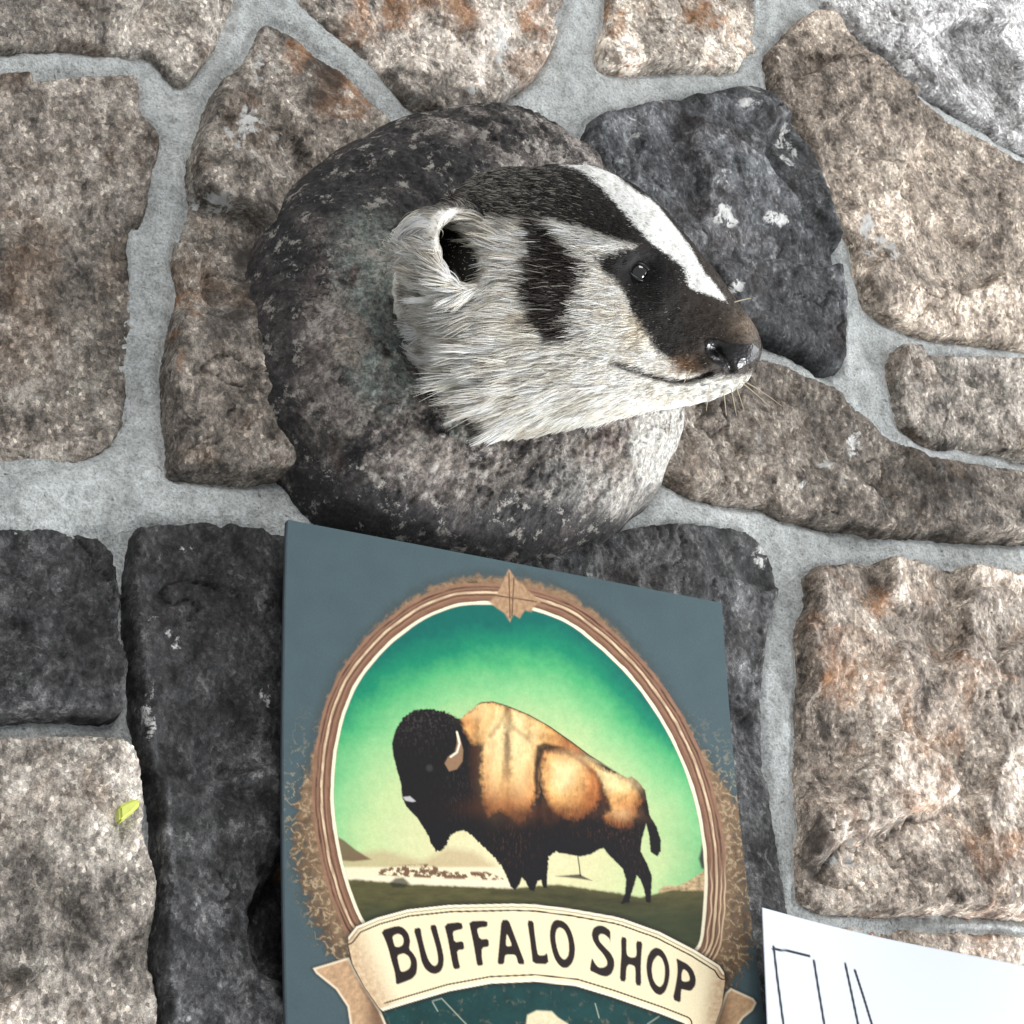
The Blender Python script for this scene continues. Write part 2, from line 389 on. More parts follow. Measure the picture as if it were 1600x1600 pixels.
# left strip stones and those beyond it
stone([(-160, 1170), (60, 1150), (196, 1162), (216, 1230), (212, 1320), (240, 1386), (238, 1456), (226, 1500), (242, 1600), (246, 1760), (-160, 1760)], m_taupe, 0.010, seed=21, facets=4, tilt=.08)
stone([(-160, 830), (60, 815), (186, 836), (184, 960), (190, 1088), (184, 1128), (60, 1120), (-160, 1140)], m_slate, 0.012, seed=25, facets=4, tilt=.08)
# right column
stone([(1263, 890), (1334, 879), (1402, 876), (1560, 890), (1720, 900), (1720, 1440), (1560, 1430), (1402, 1428), (1256, 1424), (1250, 1337), (1262, 1281), (1250, 1215), (1250, 1131), (1257, 1075), (1246, 995), (1266, 934)], m_right, 0.017, seed=22, facets=7, tilt=.16, edge=.007, rust=[(1335, 1065, 50, 55), (1370, 940, 30, 26)], white=[(1330, 1330, 12, 60), (1345, 1225, 20, 10), (1290, 1340, 14, 10)], dark=[(1285, 1330, 30, 80), (1255, 950, 14, 60)])
stone([(1296, 1444), (1420, 1452), (1720, 1470), (1720, 1760), (1270, 1760), (1282, 1560)], m_right, 0.006, seed=23, facets=3, tilt=.05)
stone([(1390, 545), (1440, 552), (1560, 566), (1720, 600), (1720, 742), (1540, 706), (1450, 694), (1400, 660)], m_taupe, 0.012, seed=24, facets=3, tilt=.08)

# mortar: one sheet between the stones, a slightly proud bead along the middle of each joint
c4 = [unproject(x, y, 0.0) for x in (-120, 1720) for y in (-120, 1760)]
xs, zs = [c[0] for c in c4], [c[2] for c in c4]
st = 0.0019
gx, gz = np.arange(min(xs), max(xs), st), np.arange(min(zs), max(zs), st)
X, Z = np.meshgrid(gx, gz)
dmax = np.full(X.shape, -1e9)
for p in STONE_POLYS:
    b = (X > p[:, 0].min() - .03) & (X < p[:, 0].max() + .03) & (Z > p[:, 1].min() - .03) & (Z < p[:, 1].max() + .03)
    dmax[b] = np.maximum(dmax[b], sdf(p, X[b], Z[b]))
gap = np.clip(-dmax, 0, 0.02)
h = 0.0015 + 0.0030 * smooth(0.0, 0.006, gap) + 0.0055 * fbm(X * 13, Z * 13, 4, 3) * smooth(-.006, .004, gap) - 0.045 * smooth(0.004, 0.016, dmax)
h += 0.0026 * fbm(X * 20, Z * 20, 5, 3) + 0.0016 * fbm(X * 90, Z * 90, 6, 4, .65) + 0.0007 * fbm(X * 300, Z * 300, 8, 2)
o = make_mesh('mortar', np.stack([X, -h, Z], -1).reshape(-1, 3), grid_faces(len(gx), len(gz)), mortar_material())
adopt(wall, o)

# ------------------------------------------------------------------ the round mount
m_mount = None
def mount_material():
    t = NT('mottled_mount')
    v = t.coords((3.1, .4, 1.7)); 
    big = t.noise(v, 16, 9, .74, .3); med = t.noise(v, 62, 9, .72, .3); fine = t.noise(v, 330, 6, .78, .4)
    c = t.ramp(med, [(0.36, C(24, 22, 23)), (0.49, C(54, 50, 50)), (0.58, C(98, 93, 90)), (0.70, C(178, 172, 164))])
    c2 = t.ramp(med, [(0.36, C(66, 60, 58)), (0.5, C(126, 117, 113)), (0.62, C(182, 174, 168))])
    c = t.mix(t.ramp(big, [(0.505, BLK), (0.53, WHT)]), c, c2)
    red = t.noise(v, 21, 4, .6, .8)
    c = t.mix(t.ramp(red, [(0.56, BLK), (0.68, (.6, .6, .6))]), c, t.mix(med, C(56, 42, 39), C(142, 116, 108)))
    gre = t.noise(v, 16, 5, .6, .5)
    # grey-green lichen-like skin
    a = t.n('ShaderNodeVertexColor', layer_name='Col')
    sep = t.n('ShaderNodeSeparateColor'); t.l(a.outputs['Color'], sep.inputs[0])
    lich = t.math('MULTIPLY', sep.outputs[0], t.ramp(t.noise(v, 85, 6, .65, .6), [(0.36, BLK), (0.50, WHT)]))
    c = t.mix(lich, c, t.mix(fine, C(112, 118, 114), C(150, 156, 150)))
    tan = t.math('MULTIPLY', sep.outputs[1], t.ramp(t.noise(v, 70, 5, .6, .6), [(0.46, BLK), (0.52, WHT)]))
    c = t.mix(tan, c, t.mix(fine, C(122, 113, 105), C(182, 172, 162)))
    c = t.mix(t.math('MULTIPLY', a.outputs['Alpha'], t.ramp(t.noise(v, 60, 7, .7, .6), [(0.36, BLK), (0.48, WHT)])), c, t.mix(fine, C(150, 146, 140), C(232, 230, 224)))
    dk = sep.outputs[2]
    c = t.mix(dk, c, t.mix(fine, C(20, 20, 23), C(62, 60, 62)))
    c = t.mix(0.8, c, t.ramp(fine, [(0.36, (.25, .25, .25)), (.5, (1.05, 1.05, 1.05)), (.62, (2.1, 2.08, 2.0))]), 'MULTIPLY')
    flake = t.noise(v, 95, 8, .78, .15)
    c = t.mix(t.ramp(flake, [(0.555, BLK), (0.605, (.85, .85, .85))]), c, C(190, 184, 176))
    t.l(c, t.b.inputs['Base Color']); t.b.inputs['Roughness'].default_value = .8
    t.l(t.bump(flake, .0025, .8, t.bump(fine, .0022, 1, t.bump(med, .0025))), t.b.inputs['Normal'])
    return t.m
MOUNT_H = 0.062
mount_px = [(386, 398), (377, 480), (384, 573), (404, 655), (442, 738), (499, 812), (577, 854), (680, 880), (790, 888), (890, 874), (970, 836), (1028, 780), (1062, 705), (1070, 600), (1040, 470), (985, 350), (915, 258), (850, 205), (770, 172), (690, 166), (610, 184), (529, 225), (455, 284), (411, 344)]
poly = refine(wallpoly(mount_px, -0.012), 3)
lo, hi = poly.min(0) - .004, poly.max(0) + .004
st = 0.0011
nx, nz = int((hi[0] - lo[0]) / st) + 2, int((hi[1] - lo[1]) / st) + 2
X, Z = np.meshgrid(lo[0] + np.arange(nx) * st, lo[1] + np.arange(nz) * st)
d = sdf(poly, X, Z) + .003 * fbm(X * 35, Z * 35, 91, 4)
e = np.clip(d / 0.070, 0, 1)
face = MOUNT_H + 0.004 * fbm(X * 12, Z * 12, 92, 3)
n = fbm(X * 30, Z * 30, 93, 5, .6) * 3
face_d = 0.0018 * n + .0018 * ridged(X * 80, Z * 80, 94, 4) + .0024 * fbm(X * 150, Z * 150, 95, 4, .68) + .0008 * fbm(X * 420, Z * 420, 96, 2)
prof = (1 - (1 - e) ** 2.3) ** (1 / 1.9)
hm = -0.004 + face * prof + face_d * smooth(0, .25, e)
V = np.stack([X, -hm, Z], -1).reshape(-1, 3)
Fc = grid_faces(nx, nz, d > 0)
V, Fc = compact(V, Fc)
vx, vy = project(V)
mott = np.zeros((len(V), 4), np.float32)
nzv = 26 * fbm(vx / 45, vy / 45, 301, 4)
def blob(cx, cy, rx, ry, soft=.35): return smooth(1 + soft, 1 - soft, np.hypot((vx + nzv - cx) / rx, (vy + nzv * .7 - cy) / ry))
mott[:, 3] = np.maximum(smooth(-8, 10, sdf([(985, 640), (1100, 630), (1080, 690), (1055, 740), (1000, 770), (985, 705)], vx + .5 * nzv, vy + .4 * nzv)), .5 * blob(930, 770, 90, 40, .6))  # alpha: pale lower-right patch, bright side light put into the colour
mott[:, 0] = np.clip(blob(580, 400, 60, 95) + blob(600, 560, 60, 80) + blob(730, 665, 32, 22, .1), 0, 1)
mott[:, 1] = np.clip(blob(545, 530, 36, 42, .2) + blob(620, 660, 110, 50, .6) * .35 + blob(740, 730, 150, 45, .6) * .4 + blob(990, 700, 90, 60) * .7, 0, 1)
mott[:, 2] = np.clip(.8 * blob(620, 280, 170, 70) + .8 * blob(430, 500, 52, 180) + .55 * blob(480, 360, 60, 70) + .9 * blob(520, 800, 130, 60) + .8 * blob(740, 830, 260, 46) + .5 * blob(860, 770, 60, 40), 0, 1)
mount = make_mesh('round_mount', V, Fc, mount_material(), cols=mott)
tag(mount, 'large round dark mottled stone mount bulging out behind the badger head', 'mount')

# ------------------------------------------------------------------ the badger head
# head frame: forward a, up u, sideways l (towards the room); distances in photograph pixels (0.35 mm)
H0 = unproject(690, 500, -0.050)
sH = float((H0 - CAM) @ FWD) / F
def img(v): return RIGHT * v[0] + DOWN * v[1] - FWD * v[2]        # image direction (right, down, towards viewer)
ha = nrm(img((475, 62, 165)))
hu = img((0.02, -0.93, 0.36)); hu = nrm(hu - ha * hu.dot(ha))
hl = np.cross(ha, hu)
if hl.dot(-FWD) < 0: hl = -hl
def hw(s, h, l): return H0 + sH * (np.multiply.outer(s, ha) + np.multiply.outer(h, hu) + np.multiply.outer(l, hl))
ST = np.array([  # along, top, bottom, half width
 (-90, 60, 60, 60), (-40, 110, 80, 90), (0, 160, 60, 100), (30, 203, 88, 130), (60, 228, 114, 152), (100, 242, 138, 168), (140, 244, 150, 166), (180, 252, 144, 152), (240, 254, 130, 131), (300, 234, 117, 109),
 (350, 200, 105, 90), (400, 148, 93, 70), (440, 104, 80, 57), (468, 68, 66, 48), (486, 48, 52, 40), (499, 27, 33, 28), (506, 9, 11, 11)], float)
ns, nt = 150, 120
sv = np.linspace(ST[0, 0], ST[-1, 0], ns); sv = ST[-1, 0] - (ST[-1, 0] - sv[0]) * np.linspace(1, 0, ns) ** 1.35
top, bot, wid = (np.interp(sv, ST[:, 0], ST[:, k]) for k in (1, 2, 3))
ker = np.array([1, 2, 3, 2, 1]) / 9.0
for arr in (top, bot, wid): arr[2:-2] = np.convolve(arr, ker, 'valid')
th = np.linspace(0, 2 * math.pi, nt, endpoint=False)
ct, sn = np.cos(th), np.sin(th)
ex = 0.88
cc, ss = np.sign(ct) * np.abs(ct) ** ex, np.sign(sn) * np.abs(sn) ** ex
hh = np.where(ss[None] > 0, ss[None] * top[:, None], ss[None] * bot[:, None])
ll = cc[None] * wid[:, None] * (1 - .10 * np.clip(ss[None], 0, 1) ** 2)
Vh = hw(np.repeat(sv[:, None], nt, 1), hh, ll).reshape(-1, 3)
fh = []
for i in range(ns - 1):
    for j in range(nt):
        a, b = i * nt + j, i * nt + (j + 1) % nt
        fh.append((a, b, b + nt, a + nt))
bmh = bmesh.new()
bv = [bmh.verts.new(p) for p in Vh]
for f in fh: bmh.faces.new([bv[k] for k in f])
bmh.faces.new(bv[:nt][::-1]); bmh.faces.new(bv[-nt:])
exx, eyy = project(Vh)
near = ((Vh - H0) @ hl) > 0
ear_c0 = Vh[np.argmin((exx - 712) ** 2 + (eyy - 402) ** 2 + 1e7 * (~near))] + hl * 6 * sH
ear_op0 = nrm(img((0.55, -0.05, 0.83)))
# ears: cups with a thick rim, open forward and outward
def ear(side):
    c = ear_c0 if side > 0 else ear_c0 - 2 * hl * ((ear_c0 - H0) @ hl)
    op = ear_op0 if side > 0 else ear_op0 - 2 * hl * (ear_op0 @ hl)      # direction the cup opens to
    upv = nrm(hu - op * hu.dot(op)); sd = np.cross(op, upv)
    prof = [(6, -62), (22, -60), (38, -44), (48, -14), (53, 12), (52, 30), (60, 38), (69, 28), (70, 4), (64, -30), (50, -62), (26, -76), (6, -78)]
    rings = []
    for (r, z) in prof:
        rr = []
        for k in range(40):
            an = 2 * math.pi * k / 40
            lift = 1 + .10 * math.sin(an)
            rr.append(bmh.verts.new(c + sH * (op * (z + (6 if math.sin(an) > 0 else 0) * math.sin(an)) + (upv * math.sin(an) * 1.02 + sd * math.cos(an) * .84) * r * lift)))
        rings.append(rr)
    for A, B in zip(rings[:-1], rings[1:]):
        for k in range(40): bmh.faces.new((A[k], A[(k + 1) % 40], B[(k + 1) % 40], B[k]))
    bmh.faces.new(rings[0][::-1]); bmh.faces.new(rings[-1])
    return c, op
ear_c, ear_op = ear(1); ear(-1)
bmesh.ops.recalc_face_normals(bmh, faces=bmh.faces)
meh = bpy.data.meshes.new('tmp'); bmh.to_mesh(meh); bmh.free()
tmp = bpy.data.objects.new('tmp', meh); COL.objects.link(tmp)
rm = tmp.modifiers.new('r', 'REMESH'); rm.mode = 'VOXEL'; rm.voxel_size = 0.0010
sm = tmp.modifiers.new('s', 'SMOOTH'); sm.factor = .5; sm.iterations = 7
dg = bpy.context.evaluated_depsgraph_get()
ev = tmp.evaluated_get(dg).to_mesh()
nvh = len(ev.vertices)
Vh = np.empty(nvh * 3); ev.vertices.foreach_get('co', Vh); Vh = Vh.reshape(-1, 3)
Nh = np.empty(nvh * 3); ev.vertices.foreach_get('normal', Nh); Nh = Nh.reshape(-1, 3)
ev.calc_loop_triangles()
Th = np.empty(len(ev.loop_triangles) * 3, np.int32); ev.loop_triangles.foreach_get('vertices', Th); Th = Th.reshape(-1, 3)
tmp.evaluated_get(dg).to_mesh_clear()
bpy.data.objects.remove(tmp)
def head_local(P):
    q = (P - H0) / sH
    return q @ ha, q @ hu, q @ hl
def mirrored_px(P):
    """photograph position of a point of the near half, or of its mirror twin for the far half"""
    s, h, l = head_local(P)
    Q = P + np.where(l < 0, -2 * l, 0)[:, None] * sH * hl
    return project(Q)
# sculpting: sockets, brow, cheek, mouth, nose
mx, my = mirrored_px(Vh)
ls, lh, ll_ = head_local(Vh)
side_ok = smooth(-.1, .35, np.abs(Nh @ hl))
g = lambda cx, cy, r: np.exp(-((mx - cx) ** 2 + (my - cy) ** 2) / (2 * r * r))
disp = np.zeros(nvh)
disp += side_ok * (-11 * g(1000, 424, 21) + 8 * g(985, 392, 24) + 5 * g(1040, 455, 26) + 6 * g(800, 560, 80) + 4 * g(900, 590, 60))
MOUTH = [(958, 566), (975, 573), (1000, 583), (1030, 591), (1062, 597), (1090, 592), (1110, 584)]
md = linedist(MOUTH, mx, my)
disp += side_ok * (-5.5 * np.exp(-(md / 5) ** 2) + 3.0 * np.exp(-((linedist([(p[0] - 2, p[1] - 14) for p in MOUTH], mx, my)) / 10) ** 2))
nose_g = np.exp(-((mx - 1148) ** 2 / (2 * 26 ** 2) + (my - 552) ** 2 / (2 * 17 ** 2))) * (ls > 440)
disp += 5 * nose_g
disp += -12 * np.exp(-((mx - 1120) ** 2 / (2 * 9 ** 2) + (my - 548) ** 2 / (2 * 7 ** 2))) * side_ok - 6 * np.exp(-(linedist([(1120, 552), (1136, 564), (1142, 578)], mx, my) / 4) ** 2) * (ls > 430)
disp += 1.2 * fbm(mx / 20, my / 20, 501, 3)
Vh = Vh + Nh * (disp * sH)[:, None]

# colours
CROWN = [(600, 330), (690, 325), (733, 331), (766, 340), (807, 344), (840, 341), (873, 347), (915, 360), (950, 371), (990, 384), (958, 394), (936, 402), (932, 412), (956, 436), (977, 464), (989, 493), (1005, 518), (1026, 551), (1055, 571), (1084, 585), (1100, 590), (1118, 586), (1150, 590), (1210, 580), (1220, 480), (1120, 400), (1000, 290), (900, 200), (740, 200), (600, 260)]
TEMPLE = [(822, 336), (846, 340), (862, 364), (884, 384), (906, 412), (907, 446), (892, 474), (886, 500), (888, 530), (868, 540), (842, 524), (820, 502), (834, 484), (816, 468), (808, 436), (824, 400), (826, 366)]
STRIPE = [(865, 250), (911, 265), (931, 282), (964, 315), (989, 344), (1014, 373), (1047, 397), (1072, 418), (1080, 447), (1100, 455), (1131, 467), (1113, 445), (1092, 418), (1080, 393), (1055, 360), (1022, 319), (989, 298), (956, 274), (915, 257)]
NOSE = [(1100, 538), (1108, 529), (1124, 531), (1142, 537), (1160, 539), (1176, 537), (1188, 548), (1180, 562), (1162, 571), (1142, 580), (1121, 570), (1106, 560)]
EARHOLE = [(682, 358), (705, 360), (725, 368), (746, 392), (752, 425), (742, 447), (722, 447), (704, 420), (690, 395)]
def badger_colour(P, N):
    x, y = mirrored_px(P); s, h, l = head_local(P)
    dx, dy = project(P)
    facing = ((N * (CAM - P)).sum(1) > 0)
    wx = x + 5 * fbm(x / 14, y / 14, 511, 4); wy = y + 5 * fbm(x / 14, y / 14, 512, 4)
    c = np.tile(srgb(247, 242, 233), (len(P), 1))
    c = over(c, srgb(190, 180, 162), .6 * smooth(.0, .5, fbm(x / 40, y / 18, 513, 4)))
    c = over(c, srgb(214, 190, 150), .55 * np.exp(-((x - 1000) / 26) ** 2 - ((y - 505) / 34) ** 2) + .35 * np.exp(-((x - 812) / 20) ** 2 - ((y - 505) / 26) ** 2))
    dark = srgb(36, 33, 31)
    cr = sdf(CROWN, wx, wy)
    c = over(c, dark, edge_alpha(cr, 6))
    c = over(c, srgb(248, 247, 242), .8 * np.exp(-(linedist([(864, 357), (884, 362), (920, 376), (952, 384)], x, y) / 11) ** 2) * (cr < 4))
    # grizzled back of the crown, brown muzzle
    c = over(c, srgb(126, 122, 114), .45 * smooth(.05, .45, perlin(x / 5, y / 4, 514)) * smooth(960, 740, x) * edge_alpha(cr, 6))
    c = over(c, srgb(62, 53, 46), .8 * smooth(1040, 1110, x) * edge_alpha(cr, 8))
    c = over(c, srgb(128, 112, 96), .75 * np.exp(-((x - 1168) / 24) ** 2 - ((y - 508) / 22) ** 2))
    c = over(c, srgb(150, 116, 86), .7 * np.exp(-((x - 1068) / 22) ** 2 - ((y - 572) / 14) ** 2))
    c = over(c, srgb(42, 34, 30), edge_alpha(sdf(TEMPLE, wx, wy), 6))
    c = over(c, srgb(22, 22, 26), .9 * np.exp(-((x - 1000) / 30) ** 2 - ((y - 422) / 24) ** 2))
    # lips and chin
    chin = smooth(586, 606, y - (x - 1090) * -.05) * smooth(1060, 1110, x)
    c = over(c, srgb(226, 224, 218), chin)
    c = over(c, srgb(110, 104, 96), .5 * chin * smooth(.1, .4, perlin(x / 7, y / 7, 515)))
    c = over(c, srgb(40, 34, 32), .95 * np.exp(-(linedist(MOUTH, x, y) / 4.2) ** 2))
    # white crown stripe (runs along the middle of the head)
    st = np.where(facing, edge_alpha(3 + sdf(STRIPE, dx + 4 * fbm(dx / 9, dy / 9, 516, 3), dy + 4 * fbm(dx / 9, dy / 9, 517, 3)), 1.5), ((np.abs(l) < 14) & (h > 0) & (s < 420)) * 1.0)
    c = over(c, srgb(244, 244, 240), st)
    # nose leather
    ns_ = edge_alpha(sdf(NOSE, x, y), 2) * (s > 420)
    c = over(c, srgb(24, 23, 25), ns_)
    # inside of the ear
    d_ear = (P - ear_c) @ ear_op / sH
    r_ear = np.linalg.norm((P - ear_c) - np.outer((P - ear_c) @ ear_op, ear_op), axis=1) / sH
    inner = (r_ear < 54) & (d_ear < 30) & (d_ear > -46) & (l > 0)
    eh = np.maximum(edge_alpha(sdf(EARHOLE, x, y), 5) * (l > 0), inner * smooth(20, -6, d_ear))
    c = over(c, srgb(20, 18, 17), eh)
    return c, ns_, eh
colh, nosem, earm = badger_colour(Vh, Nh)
m_head = attr_material('badger_skin', .62, 0, .3, grain=.5)
badger = thing('badger_head', tuple(H0), 'mounted badger head with black and white face markings facing right', 'badger head')
keep = (Vh[:, 1] < 0.02)
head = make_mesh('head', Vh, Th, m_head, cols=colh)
# wet nose leather: a thin glossy skin following the muzzle tip
nf = Th[(nosem[Th] > .35).all(1)]
Vn, Fn = compact(Vh + Nh * (1.2 * sH), nf)
nose = make_mesh('nose', Vn, Fn, None)
tn = NT('nose_leather'); vn = tn.coords()
nn = tn.noise(vn, 700, 4, .6)
tn.l(tn.ramp(nn, [(.3, C(10, 10, 12)), (.7, C(42, 40, 42))]), tn.b.inputs['Base Color'])
tn.b.inputs['Roughness'].default_value = .28
pv_ = tn.n('ShaderNodeTexVoronoi'); pv_.inputs['Scale'].default_value = 700; tn.l(vn, pv_.inputs['Vector'])
tn.l(tn.bump(pv_.outputs['Distance'], .0003, .6), tn.b.inputs['Normal'])
nose.data.materials.append(tn.m)
# eyes: dark glass balls with lids
m_eye = plain_material('eye_glass', srgb(14, 11, 10), .04, .7, 1.0)
def surface_point(x, y):
    i = np.argmin((mx - x) ** 2 + (my - y) ** 2 + 1e6 * (ll_ < 0)); return Vh[i], Nh[i]
ep, en = surface_point(1000, 424)
eyes = []
for side in (1, -1):
    c0 = ep - en * 7.0 * sH
    if side < 0: c0 = c0 - 2 * hl * ((c0 - H0) @ hl)
    be = bmesh.new(); bmesh.ops.create_uvsphere(be, u_segments=28, v_segments=18, radius=15 * sH)
    for v in be.verts: v.co = Vector(c0) + v.co
    for f in be.faces: f.smooth = True
    m_ = bpy.data.meshes.new('eye'); be.to_mesh(m_); be.free(); m_.materials.append(m_eye)
    eo = bpy.data.objects.new('eye', m_); COL.objects.link(eo); eyes.append(eo)
    # lids: a thin almond rim
    enn = en if side > 0 else en - 2 * hl * (en @ hl)
    t1 = nrm(ha * .86 - hu * .35 - enn * (ha * .86 - hu * .35).dot(enn)); t2 = np.cross(enn, t1)
    bl = bmesh.new(); R1 = []
    for k in range(36):
        an = 2 * math.pi * k / 36
        cx_, cy_ = 18.5 * math.cos(an), 10.6 * math.sin(an) * (1 - .25 * math.cos(an) ** 2)
        base = c0 + sH * (t1 * cx_ + t2 * cy_)
        zc = math.sqrt(max(0, 15.6 ** 2 - min(15.2, math.hypot(cx_, cy_)) ** 2))
        ctr = base + enn * sH * zc
        out_ = nrm(t1 * cx_ + t2 * cy_)
        ringv = [bl.verts.new(ctr + sH * 2.6 * (out_ * math.cos(b) + enn * math.sin(b))) for b in np.linspace(0, 2 * math.pi, 9)[:-1]]
        R1.append(ringv)
    for k in range(36):
        A, B = R1[k], R1[(k + 1) % 36]
        for j in range(8): bl.faces.new((A[j], A[(j + 1) % 8], B[(j + 1) % 8], B[j])).smooth = True
    bmesh.ops.recalc_face_normals(bl, faces=bl.faces)
    m_ = bpy.data.meshes.new('eyelid'); bl.to_mesh(m_); bl.free(); m_.materials.append(plain_material('eyelid_skin', srgb(30, 28, 30), .35))
    lo_ = bpy.data.objects.new('eyelid', m_); COL.objects.link(lo_); eyes.append(lo_)

# fur: real strands rooted on the skin
rsf = np.random.RandomState(5)
tv = Vh[Th]
nrm_t = np.cross(tv[:, 1] - tv[:, 0], tv[:, 2] - tv[:, 0]); ar = np.linalg.norm(nrm_t, axis=1) / 2
s_c, h_c, l_c = head_local(tv.mean(1))
facing_t = ((nrm_t * (CAM - tv.mean(1))).sum(1) > 0)
wgt = ar * (s_c > 0) * np.where(l_c > -60, 1.0, .45) * np.where(facing_t, 1.0, .5)
wgt[(nosem[Th].max(1) > .3)] = 0
wgt *= np.where(earm[Th].mean(1) > .5, .03, 1)
NSTR = 175000
ti = np.searchsorted(np.cumsum(wgt) / wgt.sum(), rsf.rand(NSTR)); ti = np.clip(ti, 0, len(Th) - 1)
r1, r2 = np.sqrt(rsf.rand(NSTR)), rsf.rand(NSTR)
bc = np.stack([1 - r1, r1 * (1 - r2), r1 * r2], 1)
root = (Vh[Th[ti]] * bc[..., None]).sum(1)
nor = (Nh[Th[ti]] * bc[..., None]).sum(1); nor /= np.linalg.norm(nor, axis=1)[:, None]
x, y = mirrored_px(root); s, h, l = head_local(root)
# keep fur off the eye opening
okm = np.hypot((x - 1000) / 17, (y - 424) / 11) > 1
ti, root, nor, x, y, s, h, l = (a[okm] for a in (ti, root, nor, x, y, s, h, l))
n_ = len(root)
length = np.interp(x, [560, 640, 700, 760, 820, 900, 960, 1040, 1200], [34, 34, 38, 40, 36, 23, 12, 7, 5])
length = np.where((y > 600) & (x < 1000), np.maximum(length, np.interp(x, [700, 800, 900, 1000], [52, 50, 32, 13])), length)
crown = edge_alpha(sdf(CROWN, x, y), 4)
length = length * (1 - .6 * crown)
frontear = np.exp(-(((x - 768) / 34) ** 2 + ((y - 405) / 55) ** 2)) * (l > 0)
length = length * (1 - .5 * frontear)
length *= .6 + .7 * rsf.rand(n_)
# neighbouring strands form locks of their own length
jx_, jy_ = x + 5 * fbm(x / 10, y / 10, 531, 2), y + 4 * fbm(x / 10, y / 10, 532, 2)
csz = np.interp(x, [700, 850, 1000], [14.0, 12.0, 7.0])
key = np.floor(jx_ / csz).astype(np.int64) * 100003 + np.floor(jy_ / (csz * .5)).astype(np.int64) * 7 + (l > 0)
_, cid = np.unique(key, return_inverse=True)
cnt = np.bincount(cid)
length *= np.exp(rsf.randn(len(cnt)) * .30)[cid]
# lay direction: backwards from the nose, sinking towards the throat, fanning around the ear
back = -ha[None] + (-.30 * hu)[None] * smooth(-40, -120, h)[:, None] + (-.65 * hu)[None] * (smooth(-70, -130, h) * smooth(900, 800, x))[:, None] + .12 * hu[None] * smooth(0, 120, h)[:, None]
whorl = .8 * np.exp(-(((x - 770) / 45) ** 2 + ((y - 420) / 55) ** 2)) * (l > 0) * smooth(815, 785, x + 14 * fbm(x / 20, y / 20, 540, 2))
P_wh = surface_point(806, 408)[0]
fan = root - P_wh; fan /= np.linalg.norm(fan, axis=1)[:, None] + 1e-9
direc = back * (1 - whorl)[:, None] + 1.3 * fan * whorl[:, None]
clx, cly = fbm(x / 16, y / 10, 521, 3), fbm(x / 16, y / 10, 522, 3)
direc = direc + .55 * clx[:, None] * hu[None] + .35 * cly[:, None] * hl[None] + (.16 + .14 * smooth(90, 20, s))[:, None] * rsf.randn(n_, 3)
direc = direc - nor * (direc * nor).sum(1)[:, None]
direc /= np.linalg.norm(direc, axis=1)[:, None] + 1e-9
lift = np.where(x < 820, .34, .20) + .40 * smooth(90, 10, s) + .25 * smooth(-70, -130, h) * smooth(900, 800, x) + .10 * rsf.rand(n_) - .06 * crown
K = 6
tt = np.linspace(0, 1, K)
Ls = length * sH
pts = root[:, None] + (direc[:, None] * (tt[None, :, None]) + nor[:, None] * (lift[:, None, None] * (tt - .62 * tt ** 2)[None, :, None])) * Ls[:, None, None]
wob = rsf.randn(n_, 3) * .10
pts = pts + (wob[:, None] * (tt ** 2)[None, :, None] + (np.array([0, 0, -1.]) * .10)[None, None] * (tt ** 2)[None, :, None]) * Ls[:, None, None]
# locks: neighbouring strands lean together towards a shared tip
tipm = np.stack([np.bincount(cid, pts[:, -1, k]) / cnt for k in range(3)], 1)
cl_amt = np.where(x < 900, .62, .35)
pts = pts + (tipm[cid] - pts[:, -1])[:, None] * (cl_amt[:, None] * tt[None] ** 1.6)[..., None]
dxp, dyp = project(pts[:, -1]); rxp, ryp = project(root); mxp, myp = project(pts[:, 3])
hole = ((sdf(EARHOLE, dxp, dyp) > -2) | (sdf(EARHOLE, rxp, ryp) > 0) | (sdf(EARHOLE, mxp, myp) > 0)) & (l > 0)
shrink = np.where(hole & (rsf.rand(n_) > .07), .04, 1.0)
shrink = np.where((l < -30) & (s < 130), .3, shrink)                    # the far ear stays short-haired
pts = root[:, None] + (pts - root[:, None]) * shrink[:, None, None]
clum = rsf.randn(len(cnt)) * .19
fc, _, em = badger_colour(pts[:, 3] + direc * (rsf.randn(n_) * 5 * sH)[:, None], nor)
lum = np.exp(.14 * rsf.randn(n_) + clum[cid] + .16 * fbm(x / 9, y / 5, 523, 3))
fc = fc * lum[:, None]
pale = fc.mean(1) > .25
fc = np.where((pale & (rsf.rand(n_) < .10) & (x < 940))[:, None], fc * .42, fc)            # dark guard hairs among the pale
fc = np.where(((~pale) & (rsf.rand(n_) < np.interp(x, [720, 800, 930], [.40, .30, .008])))[:, None], srgb(150, 145, 136)[None], fc)
# ear rim and the tuft in front of it: pale
fc = over(fc, srgb(222, 216, 202), .5 * (em > .5))
fc = np.clip(fc, .004, .92)
hc = bpy.data.hair_curves.new('fur')
hc.add_curves([K] * n_)
hc.attributes['position'].data.foreach_set('vector', pts.reshape(-1).astype(np.float32))
rad = hc.attributes.get('radius') or hc.attributes.new('radius', 'FLOAT', 'POINT')
rr = np.interp(length, [3, 12, 40], [.42, .56, .64])[:, None] * np.array([1, 1, .95, .8, .55, .15])[None] * sH
rad.data.foreach_set('value', rr.reshape(-1).astype(np.float32))
ca = hc.attributes.new('Col', 'FLOAT_COLOR', 'CURVE')
ca.data.foreach_set('color', np.concatenate([fc, np.ones((n_, 1))], 1).astype(np.float32).ravel())
tf = NT('badger_fur')
at = tf.n('ShaderNodeAttribute', attribute_type='GEOMETRY', attribute_name='Col')
tf.l(at.outputs['Color'], tf.b.inputs['Base Color'])
